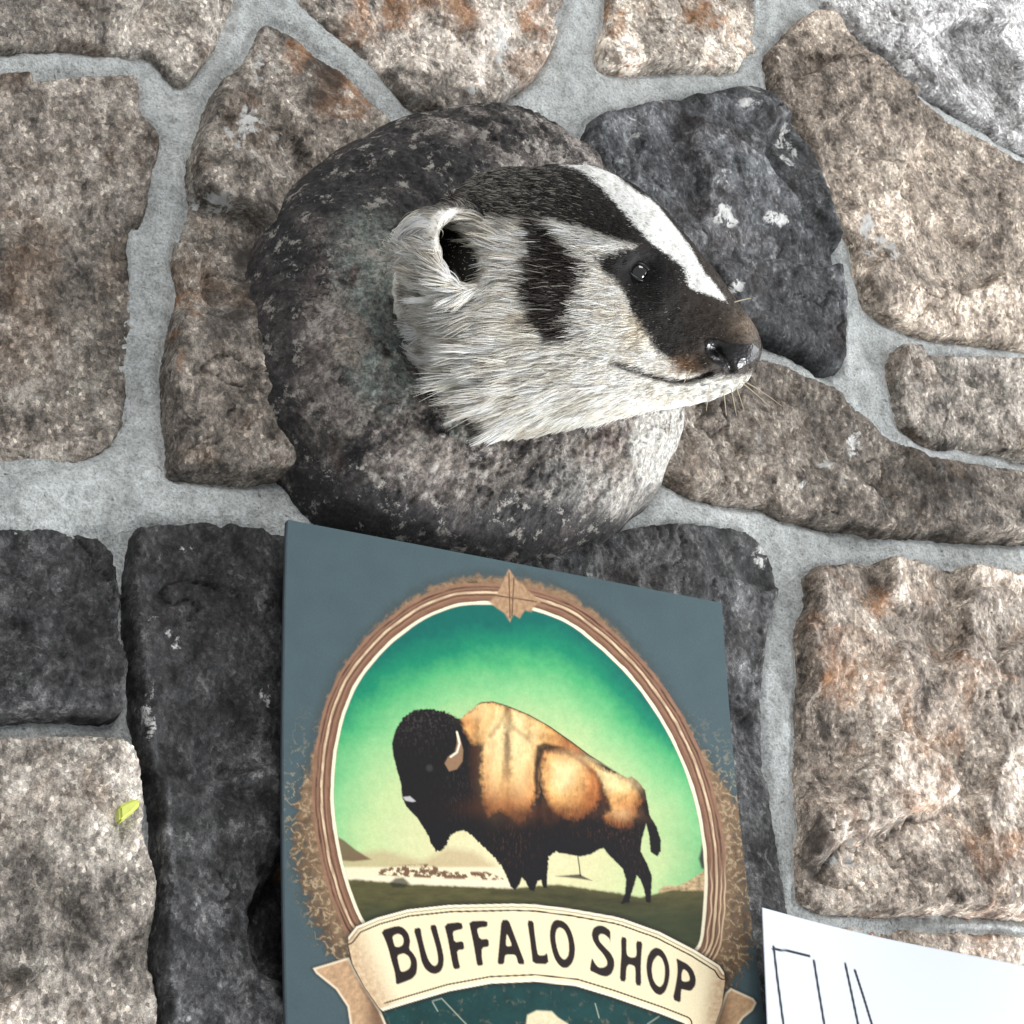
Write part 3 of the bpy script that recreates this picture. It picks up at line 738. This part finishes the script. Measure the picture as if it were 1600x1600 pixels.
tf.b.inputs['Roughness'].default_value = .55; tf.b.inputs['Specular IOR Level'].default_value = .35
trl = tf.n('ShaderNodeBsdfTranslucent'); tf.l(at.outputs['Color'], trl.inputs['Color'])
mxs = tf.n('ShaderNodeMixShader'); mxs.inputs[0].default_value = .22
tf.l(tf.b.outputs[0], mxs.inputs[1]); tf.l(trl.outputs[0], mxs.inputs[2])
tf.l(mxs.outputs[0], tf.t.nodes['Material Output'].inputs['Surface'])
fur = bpy.data.objects.new('fur', hc); COL.objects.link(fur); hc.materials.append(tf.m)
# whiskers
wc = bpy.data.hair_curves.new('whiskers'); wl = []
for (x0, y0, dx, dy, dz, L) in [(1158, 598, 1, .75, .2, 52), (1160, 594, 1, .55, .3, 66), (1150, 604, .35, 1, .2, 36), (1142, 606, .2, 1, .3, 40), (1130, 610, .1, 1, .2, 34), (1110, 600, -.2, 1, .5, 40), (1150, 470, 1, -.35, .1, 26), (1080, 575, -.4, .5, 1, 40)]:
    p, _n = surface_point(x0, y0); dd = nrm(img((dx, dy, dz)))
    q = np.linspace(0, 1, 8)[:, None]
    wl.append(p + dd * q * L * sH + img((0, 1, 0)) * (q ** 2) * L * .12 * sH)
wc.add_curves([8] * len(wl))
wc.attributes['position'].data.foreach_set('vector', np.concatenate(wl).reshape(-1).astype(np.float32))
wr = wc.attributes.get('radius') or wc.attributes.new('radius', 'FLOAT', 'POINT')
wr.data.foreach_set('value', np.tile(np.linspace(.9, .3, 8) * sH, len(wl)).astype(np.float32))
wc.materials.append(plain_material('whisker', srgb(206, 190, 160), .4))
whis = bpy.data.objects.new('whiskers', wc); COL.objects.link(whis)
adopt(badger, head, nose, fur, whis, eyes[0], eyes[2])
adopt(eyes[0], eyes[1]); adopt(eyes[2], eyes[3])

# ------------------------------------------------------------------ the printed sign
SIGN_Y = -0.034
# corners of the board on its plane (rectangular in the wall's own axes, measured at its upper corners)
tl, tr = unproject(450, 812, SIGN_Y), unproject(1128, 942, SIGN_Y)
W_S = np.hypot(tr[0] - tl[0], tr[2] - tl[2])
ux = nrm([tr[0] - tl[0], tr[2] - tl[2]]); uz = np.array([ux[1], -ux[0]])
H_S = W_S * 1.32
def sign_bend(v):                      # the board is bowed: top and foot stand off the wall
    return SIGN_Y + 0.009 * (1 - ((v / H_S) * 2.0 - 1.0) ** 2)
def sign_point(u, v, back=0.0):
    return np.stack([tl[0] + ux[0] * u + uz[0] * v, sign_bend(v) + back, tl[2] + ux[1] * u + uz[1] * v], -1)

def conv(pts, s, ox, oy): return [(ox + x * s, oy + y * s) for x, y in pts]
def polymask(poly, x, y, soft=1.1, margin=8):
    p = np.asarray(poly, float)
    out = np.zeros(x.shape)
    b = (x > p[:, 0].min() - margin) & (x < p[:, 0].max() + margin) & (y > p[:, 1].min() - margin) & (y < p[:, 1].max() + margin)
    if b.any(): out[b] = edge_alpha(sdf(p, x[b], y[b]), soft)
    return out

LA, LB, LC = (0.1625, 540, 1410), (0.1125, 780, 1410), (0.1875, 900, 1420)
LETTERS = [
 (LA, [(338,270),(500,222),(560,245),(605,300),(622,370),(610,450),(650,490),(685,550),(690,620),(680,690),(640,735),(580,760),(485,795),(480,720),(470,660),(440,560),(415,460),(385,370)],
  [[(450,325),(500,300),(540,315),(560,360),(550,410),(510,430),(475,425),(460,380)], [(495,510),(560,488),(610,520),(630,580),(615,635),(570,662),(530,668),(510,590)]]),
 (LA, [(652,255),(720,238),(735,340),(765,460),(795,550),(830,600),(860,612),(885,590),(890,540),(875,450),(845,340),(808,222),(868,212),(890,300),(925,430),(945,530),(940,610),(915,665),(865,690),(815,680),(765,640),(730,570),(710,470),(690,380)], []),
 (LA, [(945,205),(1115,188),(1130,255),(1060,270),(1030,285),(1045,385),(1130,370),(1145,452),(1070,460),(1085,560),(1105,635),(1040,645),(1020,560),(1000,450),(980,340)], []),
 (LA, [(1185,180),(1365,175),(1365,235),(1290,242),(1262,260),(1290,355),(1375,350),(1380,425),(1310,435),(1310,530),(1325,605),(1265,612),(1250,520),(1230,400),(1205,280)], []),
 (LB, [(30,245),(130,240),(190,400),(280,640),(365,860),(265,860),(240,760),(215,725),(110,725),(80,740),(68,860),(-25,860),(-10,700),(10,480)],
  [[(105,430),(95,540),(95,600),(125,610),(178,600),(140,500)]]),
 (LB, [(388,248),(475,258),(490,400),(510,560),(530,690),(545,735),(630,735),(665,695),(690,860),(465,850),(450,700),(425,500)], []),
 (LB, [(800,238),(880,255),(950,310),(1000,400),(1035,510),(1055,640),(1045,760),(1010,850),(950,910),(880,910),(820,860),(770,780),(735,670),(710,550),(702,430),(720,320),(755,260)],
  [[(840,345),(900,375),(940,450),(965,550),(970,660),(960,740),(920,790),(885,790),(840,740),(805,640),(785,540),(780,450),(800,370)]]),
 (LC, [(285,285),(280,250),(240,215),(205,208),(187,230),(195,270),(240,320),(290,370),(320,430),(318,490),(295,545),(255,567),(200,555),(150,530),(115,515),(125,440),(135,408),(160,460),(190,490),(230,490),(260,470),(258,430),(225,375),(175,320),(140,260),(130,210),(145,160),(185,138),(230,142),(285,180),(288,230)], []),
 (LC, [(375,230),(422,242),(420,330),(425,385),(450,405),(490,405),(505,385),(500,265),(555,275),(545,380),(540,500),(545,645),(495,635),(495,500),(485,475),(440,462),(420,490),(415,610),(365,600),(370,480),(378,380)], []),
 (LC, [(665,320),(715,340),(750,390),(775,460),(782,540),(770,620),(745,690),(705,722),(660,705),(620,650),(595,570),(585,480),(595,400),(625,345)],
  [[(680,385),(715,410),(738,470),(742,540),(730,620),(700,655),(665,630),(640,580),(630,510),(640,440)]]),
 (LC, [(835,410),(870,430),(930,460),(975,510),(1000,580),(995,640),(960,685),(920,680),(880,668),(875,700),(872,785),(805,755),(830,640),(845,540),(845,470)],
  [[(895,500),(930,525),(948,570),(945,600),(910,608),(880,600),(880,540)]]),
]
OVAL = [(785,945),(720,945),(665,965),(605,1010),(560,1065),(537,1120),(525,1180),(521,1240),(525,1290),(535,1345),(550,1395),(568,1440),(600,1470),(800,1480),(1000,1500),(1092,1490),(1099,1415),(1101,1365),(1097,1310),(1085,1250),(1065,1190),(1035,1130),(990,1065),(940,1015),(890,975),(840,955)]
BISON = conv([(150,290),(165,230),(200,175),(250,142),(320,135),(390,150),(440,175),(460,178),(500,140),(550,110),(600,107),(640,118),(680,132),(760,165),(850,215),(950,285),(1030,345),(1120,400),(1200,445),(1220,437),(1250,460),(1280,500),(1292,560),(1300,610),(1330,660),(1350,720),(1350,770),(1335,795),(1305,775),(1297,700),(1285,650),(1265,720),(1260,770),(1290,830),(1310,880),(1308,940),(1305,1000),(1285,1000),(1275,940),(1260,900),(1243,880),(1230,930),(1215,970),(1210,1000),(1172,1008),(1190,960),(1195,900),(1180,850),(1140,810),(1110,780),(1095,757),(1070,765),(1040,785),(990,795),(930,785),(880,775),(850,800),(845,860),(840,935),(825,935),(815,900),(800,905),(785,950),(765,945),(745,905),(730,890),(720,920),(700,945),(680,930),(660,880),(640,840),(600,790),(550,745),(500,695),(470,678),(440,685),(410,700),(395,740),(370,772),(345,770),(330,750),(300,680),(260,620),(215,575),(195,530),(190,470),(170,400),(155,340)], .35, 560, 1060)
HUMP = conv([(460,180),(500,140),(550,112),(600,108),(680,132),(760,165),(850,215),(950,285),(1010,335),(960,325),(900,318),(850,300),(815,320),(800,370),(795,420),(798,500),(770,570),(750,640),(720,650),(690,620),(640,590),(600,600),(575,610),(560,540),(552,450),(550,350),(560,290),(510,290),(480,240)], .35, 560, 1060)
FLANK = conv([(830,330),(880,325),(950,335),(1000,370),(1060,420),(1085,480),(1080,540),(1040,590),(980,630),(920,620),(870,590),(840,530),(820,450),(818,380)], .35, 560, 1060)
RUMP = conv([(900,320),(960,325),(1040,380),(1120,420),(1190,450),(1240,500),(1262,540),(1240,600),(1220,660),(1180,672),(1110,650),(1090,620),(1130,590),(1090,480),(1060,420),(990,370)], .35, 560, 1060)
HORN = conv([(438,235),(452,260),(468,320),(465,370),(440,405),(405,415),(385,380),(400,350),(430,330),(440,290)], .35, 560, 1060)
BANNER_TOP = [(543,1464),(556,1447),(589,1433),(637,1420),(702,1413),(800,1411),(836,1412),(892,1419),(960,1431),(975,1435),(1031,1455),(1087,1484),(1125,1508),(1132,1519)]
BANNER_BOT = [(1069,1600),(1031,1585),(956,1559),(900,1542),(836,1535),(767,1538),(702,1550),(637,1569),(598,1581)]
BANNER = BANNER_TOP + [(1134,1532),(1129,1570),(1119,1600),(1108,1640)] + BANNER_BOT + [(592,1576),(569,1543),(550,1507),(543,1475)]
TAIL_L = [(489,1513),(519,1504),(545,1496),(557,1521),(595,1580),(604,1602),(612,1650),(560,1660),(547,1600),(543,1573),(525,1546),(494,1521)]
TAIL_R = [(1142,1544),(1177,1560),(1182,1567),(1176,1579),(1161,1591),(1155,1600),(1145,1650),(1100,1650),(1117,1600),(1134,1551)]

OVAL = refine(OVAL, 3)
def paint_sign(x, y):
    S = lambda *a: srgb(*a)
    n1, n2 = fbm(x / 9, y / 9, 401, 4), fbm(x / 40, y / 40, 402, 4)
    col = S(75, 93, 98) * (1 + .09 * n2 + .05 * perlin(x / 2.2, y / 2.2, 403) + .035 * np.sin((x + y * .1) * 1.05) * np.sin((y - x * .19) * 1.05))[..., None]
    # ragged tan wreath around the oval
    d = -sdf(OVAL, x, y)                                    # distance outside the oval
    ang = np.arctan2(y - 1230, x - 810)
    low = smooth(1150, 1330, y); side = smooth(1080, 1300, y)
    wid = 50 + 6 * np.sin(ang * 3) + 26 * low + 8 * (x > 810) * low
    along = ang * 260
    qx, qy = x + 9 * fbm(x / 16, y / 16, 430, 3), y + 9 * fbm(x / 16, y / 16, 431, 3)
    curl = ridged(qx / 17, qy / 17, 432, 3)
    rag = 9 * fbm(qx / 18, qy / 18, 404, 4, .6) + (3 + 14 * low) * (curl - .3)
    wre = smooth(5, -5, d - (wid - 12 + rag))
    wre = wre * (1 - low * .45 * smooth(.1, .5, perlin(qx / 8, qy / 8, 406)) * smooth(34, 60, d))
    tanc = S(138, 112, 86) * (1 + .55 * fbm(qx / 7, qy / 7, 407, 4, .65) + .55 * (curl - .45))[..., None]
    tanc = tanc * (1 - .45 * low * smooth(30, 70, d))[..., None]
    col = over(col, S(60, 62, 60), .45 * smooth(16, -4, d - (wid - 8 + rag)))
    col = over(col, tanc, wre * smooth(-2, 2, d))
    # feathery strands over the lower sides
    st1 = smooth(.62, .80, curl) * smooth(28, 40, d) * smooth(96, 60, d) * side
    col = over(col, S(186, 166, 134), .7 * st1)
    # moulded inner rings
    wob = 1.6 * fbm(along / 30, d / 14, 409, 4); brk = .45 + .55 * smooth(-.25, .2, fbm(along / 26, d / 5, 433, 4))
    ring = lambda a, b: smooth(a - 1, a + 1, d + wob) * smooth(b + 1, b - 1, d + wob)
    col = over(col, S(150, 112, 90) * (1 + .45 * fbm(along / 24, d / 3, 410, 4, .6))[..., None], ring(-1, 34) * .9)
    col = over(col, S(62, 40, 30), ring(26.5, 29.5) * .8 * brk)
    col = over(col, S(232, 208, 172), ring(18, 21.5) * brk); col = over(col, S(90, 58, 42), ring(22, 24) * .8)
    col = over(col, S(84, 54, 40), ring(14.5, 17) * .8)
    col = over(col, S(120, 80, 62), ring(7, 11) * .7 * brk)
    col = over(col, S(250, 240, 210), ring(0, 5.5)); col = over(col, S(80, 56, 42), ring(5.5, 7.5) * .7)
    low2 = smooth(1330, 1400, y) * (x > 1000)
    for k in (12, 20, 27, 33): col = over(col, S(222, 196, 160), low2 * smooth(1.8, .4, np.abs(d - k - 2.5 * perlin(y / 30, y * 0 + k, 411))))
    # scene inside the oval: sky
    ins = edge_alpha(-d, 1.0)
    r = np.hypot((x - 800) / 440, (y - 1345) / 405) + .16 * smooth(860, 1060, x) * smooth(1280, 1080, y) + .035 * n2 + .02 * n1
    sky = np.zeros(x.shape + (3,))
    stops = [(0.0, S(240, 228, 186)), (.30, S(226, 222, 172)), (.52, S(196, 218, 158)), (.66, S(140, 204, 140)), (.76, S(80, 178, 116)), (.84, S(22, 138, 102)), (.93, S(2, 104, 94)), (1.3, S(0, 86, 86))]
    rr = np.clip(r, 0, 1.29)
    for k in range(3): sky[..., k] = np.interp(rr, [s[0] for s in stops], [s[1][k] for s in stops])
    sky *= (1 + .10 * fbm(x / 12, y / 12, 412, 4, .6))[..., None]
    # hills, far town, pale strip, meadow
    hz = 1352 + 6 * fbm(x / 30, x * 0, 413, 3)
    sky = over(sky, S(196, 170, 132), .7 * polymask([(528, 1338), (600, 1328), (660, 1345), (700, 1325), (740, 1330), (790, 1365), (790, 1380), (528, 1376)], x, y, 6, 20))
    sky = over(sky, S(110, 84, 62), .9 * polymask([(524, 1306), (536, 1312), (556, 1328), (580, 1343), (552, 1346), (528, 1344)], x, y, 1.5))
    sky = over(sky, S(246, 232, 196), smooth(1352, 1358, y) * (x < 800))
    sky = over(sky, S(120, 90, 68), smooth(.0, .25, n1 + .2) * polymask([(590, 1360), (620, 1352), (670, 1350), (700, 1362), (760, 1362), (790, 1374), (770, 1380), (690, 1374), (590, 1367)], x, y, 1.5))
    sky = over(sky, S(250, 236, 204), smooth(1366, 1371, y - (x - 550) * .03) * (x < 810))
    rocks = polymask([(1028, 1392), (1038, 1384), (1060, 1384), (1080, 1374), (1104, 1358), (1110, 1410), (1040, 1404)], x, y, 1.5)
    sky = over(sky, (S(196, 168, 128) * (1 + .9 * fbm(x / 8, y / 6, 414, 3))[..., None]), rocks)
    sky = over(sky, S(60, 70, 56), polymask([(1092, 1342), (1098, 1316), (1101, 1330), (1106, 1324), (1104, 1360), (1096, 1356)], x, y, 2))
    sky = over(sky, S(44, 34, 30), .9 * polymask([(868, 1369), (905, 1366), (925, 1376), (905, 1373)], x, y, 1.2) + .8 * smooth(1.6, .6, linedist([(903, 1338), (907, 1368)], x, y)))
    gt = np.interp(x, [520, 560, 640, 760, 800, 870, 960, 1000, 1050, 1110], [1374, 1374, 1381, 1386, 1388, 1381, 1394, 1402, 1390, 1392])
    grass = S(86, 82, 50) * (1 + .45 * fbm(x / 26, y / 8, 415, 4))[..., None]
    grass = over(grass, S(44, 58, 40), smooth(1396, 1440, y) * .7)
    sky = over(sky, grass, smooth(-2, 3, y - gt - 2 * n1))
    sky = over(sky, S(48, 48, 34), .85 * polymask([(608, 1380), (618, 1372), (630, 1371), (640, 1380), (632, 1387), (614, 1387)], x, y, 2))
    sky = over(sky, S(30, 34, 24), .5 * polymask([(770, 1392), (860, 1390), (990, 1404), (1040, 1412), (980, 1420), (860, 1408)], x, y, 8, 20))
    # bison
    jx, jy = x + 1.6 * perlin(x / 4, y / 4, 416), y + 1.6 * perlin(x / 4, y / 4, 417)
    furry = smooth(1290, 1315, y) * smooth(1365, 1345, y) * smooth(880, 860, x) + smooth(1150, 1110, y) * smooth(740, 700, x)
    bx, by = x + (jx - x) * (.4 + furry), y + (jy - y) * (.4 + furry)
    body = polymask(BISON, bx, by, 1.0)
    skin = S(20, 17, 19) * (1 + .35 * fbm(x / 5, y / 9, 418, 4))[..., None]
    skin = over(skin, S(78, 50, 34), .8 * smooth(.05, .6, fbm(x / 18, y / 26, 419, 3) + .25) * smooth(1310, 1270, y) * smooth(760, 800, x))
    skin = over(skin, S(74, 68, 66), .5 * smooth(.1, .5, perlin(x / 5, y / 4, 420)) * smooth(1170, 1115, y) * smooth(730, 690, x))
    fold = ridged(x / 30 + .25 * n1, y / 60, 421, 4)
    fs = fbm(x / 3.5, y / 11, 440, 4, .7)
    def golden(skin, poly, cx, cy, rx, ry, soft, dark=.55):
        a = polymask(poly, x + 7 * n1 + 3 * fs, y + 7 * n1 + 5 * fs, soft * 1.5, 24)
        lit = np.clip(1.12 - .80 * np.hypot((x - cx) / rx, (y - cy) / ry) + .10 * (fold - .45) + .10 * n1, 0, 1)
        c = np.stack([np.interp(lit, [0, .25, .55, .8, 1], [S(60, 32, 22)[k], S(132, 70, 36)[k], S(196, 122, 66)[k], S(240, 182, 112)[k], S(252, 220, 160)[k]]) for k in range(3)], -1)
        c = c * (1 + .5 * (fold - .45) + .34 * fbm(x / 4, y / 13, 422, 4, .7))[..., None]
        return over(skin, c, a)
    skin = golden(skin, RUMP, 955, 1215, 90, 80, 2.5)
    skin = golden(skin, FLANK, 880, 1215, 62, 82, 3.0)
    skin = golden(skin, HUMP, 800, 1150, 130, 150, 3.0)
    lobe = lambda cx, cy, rx, ry: np.exp(-((x + 5 * n1 - cx) / rx) ** 2 - ((y + 5 * n1 - cy) / ry) ** 2)
    gold = lobe(772, 1185, 17, 55) + lobe(812, 1195, 19, 50) + .8 * lobe(750, 1112, 22, 14) + .8 * lobe(885, 1200, 26, 26) + .8 * lobe(985, 1222, 20, 16) + .7 * lobe(972, 1272, 18, 10) + .6 * lobe(925, 1188, 30, 9) + .5 * lobe(840, 1118, 30, 8)
    skin = over(skin, S(255, 222, 164) * (1 + .3 * fs)[..., None], .62 * np.clip(gold, 0, 1))
    shade = lobe(793, 1170, 6, 60) + lobe(745, 1180, 9, 60) + .8 * lobe(760, 1262, 40, 16) + .8 * lobe(815, 1275, 30, 18) + .9 * lobe(885, 1268, 50, 14) + .6 * lobe(945, 1245, 10, 30) + .5 * lobe(850, 1150, 26, 8) + .7 * lobe(995, 1262, 10, 22)
    skin = over(skin, S(74, 40, 26), .72 * np.clip(shade + .25 * smooth(.1, .5, fs) * smooth(1200, 1280, y), 0, 1) * polymask(BISON, x, y, 2))
    for ln, w, a in (([(792, 1108), (782, 1130), (766, 1150)], 3, .7), ([(792, 1108), (800, 1135), (832, 1160), (838, 1200)], 3, .6), ([(770, 1160), (764, 1200), (760, 1240)], 4, .35), ([(792, 1150), (788, 1185), (784, 1230)], 3, .4), ([(845, 1172), (880, 1172), (910, 1190), (936, 1215), (942, 1250), (955, 1262)], 3.5, .75), ([(960, 1255), (985, 1240), (995, 1215)], 2.5, .5), ([(905, 1205), (915, 1235), (905, 1262)], 4, .3)):
        skin = over(skin, S(70, 36, 22), a * .55 * smooth(w * 2.2, 0, linedist(ln, x + 2 * n1, y + 2 * n1)))
    skin = over(skin, S(40, 26, 22), .9 * polymask([(838, 1165), (850, 1160), (880, 1168), (850, 1172), (842, 1200), (842, 1235), (838, 1250), (834, 1215)], x, y, 2.5))
    skin = over(skin, S(18, 16, 20), .85 * smooth(1262, 1305, y + 14 * n2 + 16 * fs))
    skin = over(skin, S(96, 62, 42), .55 * smooth(.0, .5, fs) * (lobe(985, 1318, 20, 34) + lobe(800, 1320, 40, 40) + lobe(940, 1300, 50, 14) + .7 * lobe(1000, 1370, 12, 26)))
    skin = over(skin, S(92, 82, 76), .5 * smooth(.05, .5, fs) * (lobe(655, 1140, 34, 34) + .6 * lobe(720, 1230, 26, 60)))
    sky = over(sky, S(60, 36, 24), smooth(2.2, .8, np.abs(sdf(BISON, x, y))) * smooth(1210, 1180, y) * smooth(740, 750, x))
    sky = over(sky, skin, body)
    hn = polymask(HORN, x, y, 1.0)
    sky = over(sky, S(150, 118, 90) * (1 + .5 * smooth(1175, 1145, y))[..., None], hn)
    sky = over(sky, S(246, 236, 214), smooth(2.4, .8, linedist(conv([(440, 240), (452, 290), (440, 330), (412, 350)], .35, 560, 1060), x, y)))
    sky = over(sky, S(190, 188, 190), polymask(conv([(198, 530), (230, 526), (256, 548), (240, 552), (210, 545)], .35, 560, 1060), x, y, 1.0))
    sky = over(sky, S(70, 66, 66), .6 * smooth(8, 2, np.hypot(x - 671, y - 1200)))
    col = over(col, sky, ins)
    # top ornament
    orn = polymask([(795, 889), (801, 897), (806, 906), (816, 912), (824, 922), (846, 940), (834, 948), (830, 956), (820, 954), (812, 966), (802, 960), (797, 972), (788, 958), (776, 950), (764, 940), (776, 930), (784, 914), (789, 902)], x + n1, y + n1, 1.5)
    col = over(col, S(176, 142, 110) * (1 + .5 * fbm(x / 6, y / 7, 423, 4))[..., None], orn)
    col = over(col, S(70, 44, 32), .75 * orn * smooth(1.6, .5, np.minimum(np.minimum(linedist([(795, 895), (797, 965)], x, y), linedist([(803, 903), (800, 962)], x, y)), linedist([(772, 930), (838, 940)], x, y))))
    # ground below the banner
    under = polymask([(560, 1520), (640, 1500), (1000, 1520), (1120, 1560), (1110, 1760), (570, 1760)], x, y, 3)
    gcol = S(22, 62, 62) * (1 + .4 * n2 + .2 * n1)[..., None]
    gcol = over(gcol, S(120, 112, 96), .55 * smooth(.18, .5, fbm(x / 13, y / 15, 424, 5, .6)))
    for ln in ([(676, 1566), (684, 1580)], [(676, 1564), (690, 1560)], [(690, 1560), (730, 1602)], [(1012, 1600), (1030, 1588)], [(930, 1568), (936, 1590)]):
        gcol = over(gcol, S(170, 180, 160), .7 * smooth(1.6, .5, linedist(ln, x, y)))
    gcol = over(gcol, S(234, 222, 184) * (1 + .2 * n1)[..., None], polymask([(822, 1600), (824, 1586), (838, 1579), (862, 1580), (872, 1590), (888, 1600), (890, 1640), (820, 1640)], x, y, 1.5))
    col = over(col, gcol, under)
    # tails, banner
    for T in (TAIL_L, TAIL_R):
        c = S(196, 160, 124) * (1 + .5 * fbm(x / 8 + y / 20, y / 9, 425, 4, .6))[..., None]
        dd = sdf(T, x, y)
        c = over(c, S(92, 62, 46), .75 * smooth(560, 590, x) * (x < 800) + .6 * smooth(1150, 1125, x) * (x > 1000))
        c = over(c, S(246, 226, 196), smooth(5, 1, dd) * (y < 1640))
        col = over(col, S(24, 30, 34), .55 * smooth(-7, 1, dd)); col = over(col, c, edge_alpha(dd))
    db = sdf(BANNER, x, y)
    col = over(col, S(24, 24, 24), .6 * smooth(-9, 1, db))
    c = S(250, 234, 196) * (1 + .035 * n2 + .02 * n1)[..., None]
    endm = np.clip(smooth(606, 560, x - (y - 1500) * .45) + smooth(1096, 1126, x + (y - 1540) * .2), 0, 1)
    endm = endm * (.55 + .5 * fbm(x / 7, y / 7, 426, 4, .65))
    c = over(c, S(176, 122, 84), endm * .9)
    dt, dl = linedist(BANNER_TOP, x, y), linedist(BANNER_BOT, x, y)
    c = over(c, S(50, 34, 26), smooth(1.7, .6, np.abs(dt - 11.5 + .5 * n1)) + .6 * smooth(1.2, .3, np.abs(dt - 6)))
    c = over(c, S(60, 36, 26), smooth(1.6, .6, np.abs(dl - 12)) * smooth(596, 604, x))
    c = over(c, S(255, 248, 226), .8 * smooth(5, 3, dt) + .8 * smooth(8, 4, dl))
    c = over(c, S(60, 42, 32), smooth(1.8, .4, db))
    for (cs, outer, holes) in LETTERS:
        a = polymask(refine(conv(outer, *cs), 1), x, y, .8)
        for hh in holes: a = a * (1 - polymask(refine(conv(hh, *cs), 2), x, y, .8))
        c = over(c, S(38, 28, 27), a)
    col = over(col, c, edge_alpha(db))
    return np.clip(col * .84, 0.002, 1)

nu, nv = 660, 760
U, Vv = np.meshgrid(np.linspace(0, W_S, nu), np.linspace(0, H_S, nv))
P = sign_point(U, Vv)
sx_, sy_ = project(P)
vis = sy_ < 1660
kcol = np.tile(srgb(60, 74, 82), (nu * nv, 1)).reshape(nv, nu, 3)
rows = np.where(vis.any(1))[0]; r1 = rows.max() + 1
kcol[:r1] = paint_sign(sx_[:r1], sy_[:r1])
# fine rows where the photograph sees the print, coarse ones below
keep = np.r_[np.arange(0, r1), np.linspace(r1, nv - 1, 24).astype(int)]
keep = np.unique(keep)
P, kcol = P[keep], kcol[keep]
sign = thing('printed_sign', tuple(sign_point(W_S / 2, H_S)), 'blue grey printed sign with a bison in an oval and BUFFALO SHOP banner', 'sign')
face = make_mesh('print_face', P.reshape(-1, 3), grid_faces(nu, len(keep)), attr_material('printed_panel', .55, 0.0, .16, grain=.18), cols=kcol.reshape(-1, 3))
# board behind the print: a bowed slab 4 mm thick
nb = 30
vb = np.linspace(0, H_S, nb)
ring = []
for (u, bk) in ((0, .0004), (W_S, .0004), (W_S, .004), (0, .004)):
    ring.append(sign_point(np.full(nb, u), vb, bk))
Vb = np.stack(ring, 1).reshape(-1, 3); fb = []
for i in range(nb - 1):
    for k in range(4):
        a, b = i * 4 + k, i * 4 + (k + 1) % 4
        fb.append((a, b, b + 4, a + 4))
fb += [(0, 1, 2, 3), ((nb - 1) * 4 + 3, (nb - 1) * 4 + 2, (nb - 1) * 4 + 1, (nb - 1) * 4)]
board = make_mesh('board', Vb, fb, plain_material('board_edge', srgb(96, 110, 118), .6), shade=False)
adopt(sign, face, board)

# ------------------------------------------------------------------ the white paper
PAP_Y = -0.040
p0, p1 = unproject(1190, 1418, PAP_Y), unproject(1400, 1465, PAP_Y)
pux = nrm([p1[0] - p0[0], p1[2] - p0[2]]); puz = np.array([pux[1], -pux[0]])
pw, ph = 0.216, 0.279
pu, pv = np.meshgrid(np.linspace(0, pw, 330), np.linspace(0, ph, 400))
bend = PAP_Y + 0.004 * np.sin(pu / pw * 5.0) * np.exp(-pv / .08) + .004 * (pu / pw) ** 2
PP = np.stack([p0[0] + pux[0] * pu + puz[0] * pv, bend, p0[2] + pux[1] * pu + puz[1] * pv], -1)
qx, qy = project(PP)
pc = np.tile(srgb(200, 205, 213), pu.shape + (1,)).reshape(pu.shape + (3,))
for ln in ([(1208, 1479), (1214, 1530), (1224, 1605), (1240, 1720)], [(1207, 1483), (1230, 1486), (1264, 1494)], [(1271, 1501), (1278, 1545), (1288, 1605), (1305, 1720)], [(1320, 1506), (1329, 1548), (1341, 1605), (1364, 1720)], [(1335, 1516), (1348, 1556), (1363, 1605), (1400, 1720)]):
    pc = over(pc, srgb(38, 38, 46), smooth(2.6, 1.2, linedist(ln, qx, qy)))
paper = make_mesh('paper_sheet', PP.reshape(-1, 3), grid_faces(330, 400), attr_material('paper', .8, 0, .2), cols=pc.reshape(-1, 3))
sol = paper.modifiers.new('thickness', 'SOLIDIFY'); sol.thickness = 0.0003; sol.offset = -1
tag(paper, 'white paper sheet with black marker lines hanging right of the sign', 'paper')

# ------------------------------------------------------------------ the yellow-green tip at the left
tip = []
for (x, y) in [(186, 1259), (200, 1251), (214, 1246), (220, 1248), (222, 1255), (212, 1266), (200, 1276), (188, 1284)]:
    tip.append((x, y))
tp = np.asarray(tip, float)
f_ = unproject(tp[:, 0], tp[:, 1], -0.026); b_ = f_ + np.array([0, .007, 0])
n = len(tp)
bm = bmesh.new()
vf = [bm.verts.new(p) for p in f_]; vb_ = [bm.verts.new(p) for p in b_]
bm.faces.new(vf); bm.faces.new(vb_[::-1])
for i in range(n): bm.faces.new((vf[i], vb_[i], vb_[(i + 1) % n], vf[(i + 1) % n]))
bmesh.ops.recalc_face_normals(bm, faces=bm.faces)
bmesh.ops.bevel(bm, geom=list(bm.edges), offset=.0012, segments=3, affect='EDGES')
me = bpy.data.meshes.new('plastic_tip'); bm.to_mesh(me); bm.free()
tipo = bpy.data.objects.new('plastic_tip', me); COL.objects.link(tipo)
me.materials.append(plain_material('yellow_green_plastic', srgb(196, 204, 96), .45))
tag(tipo, 'small yellow green tip sticking in over the dark stone at left', 'plastic strip')
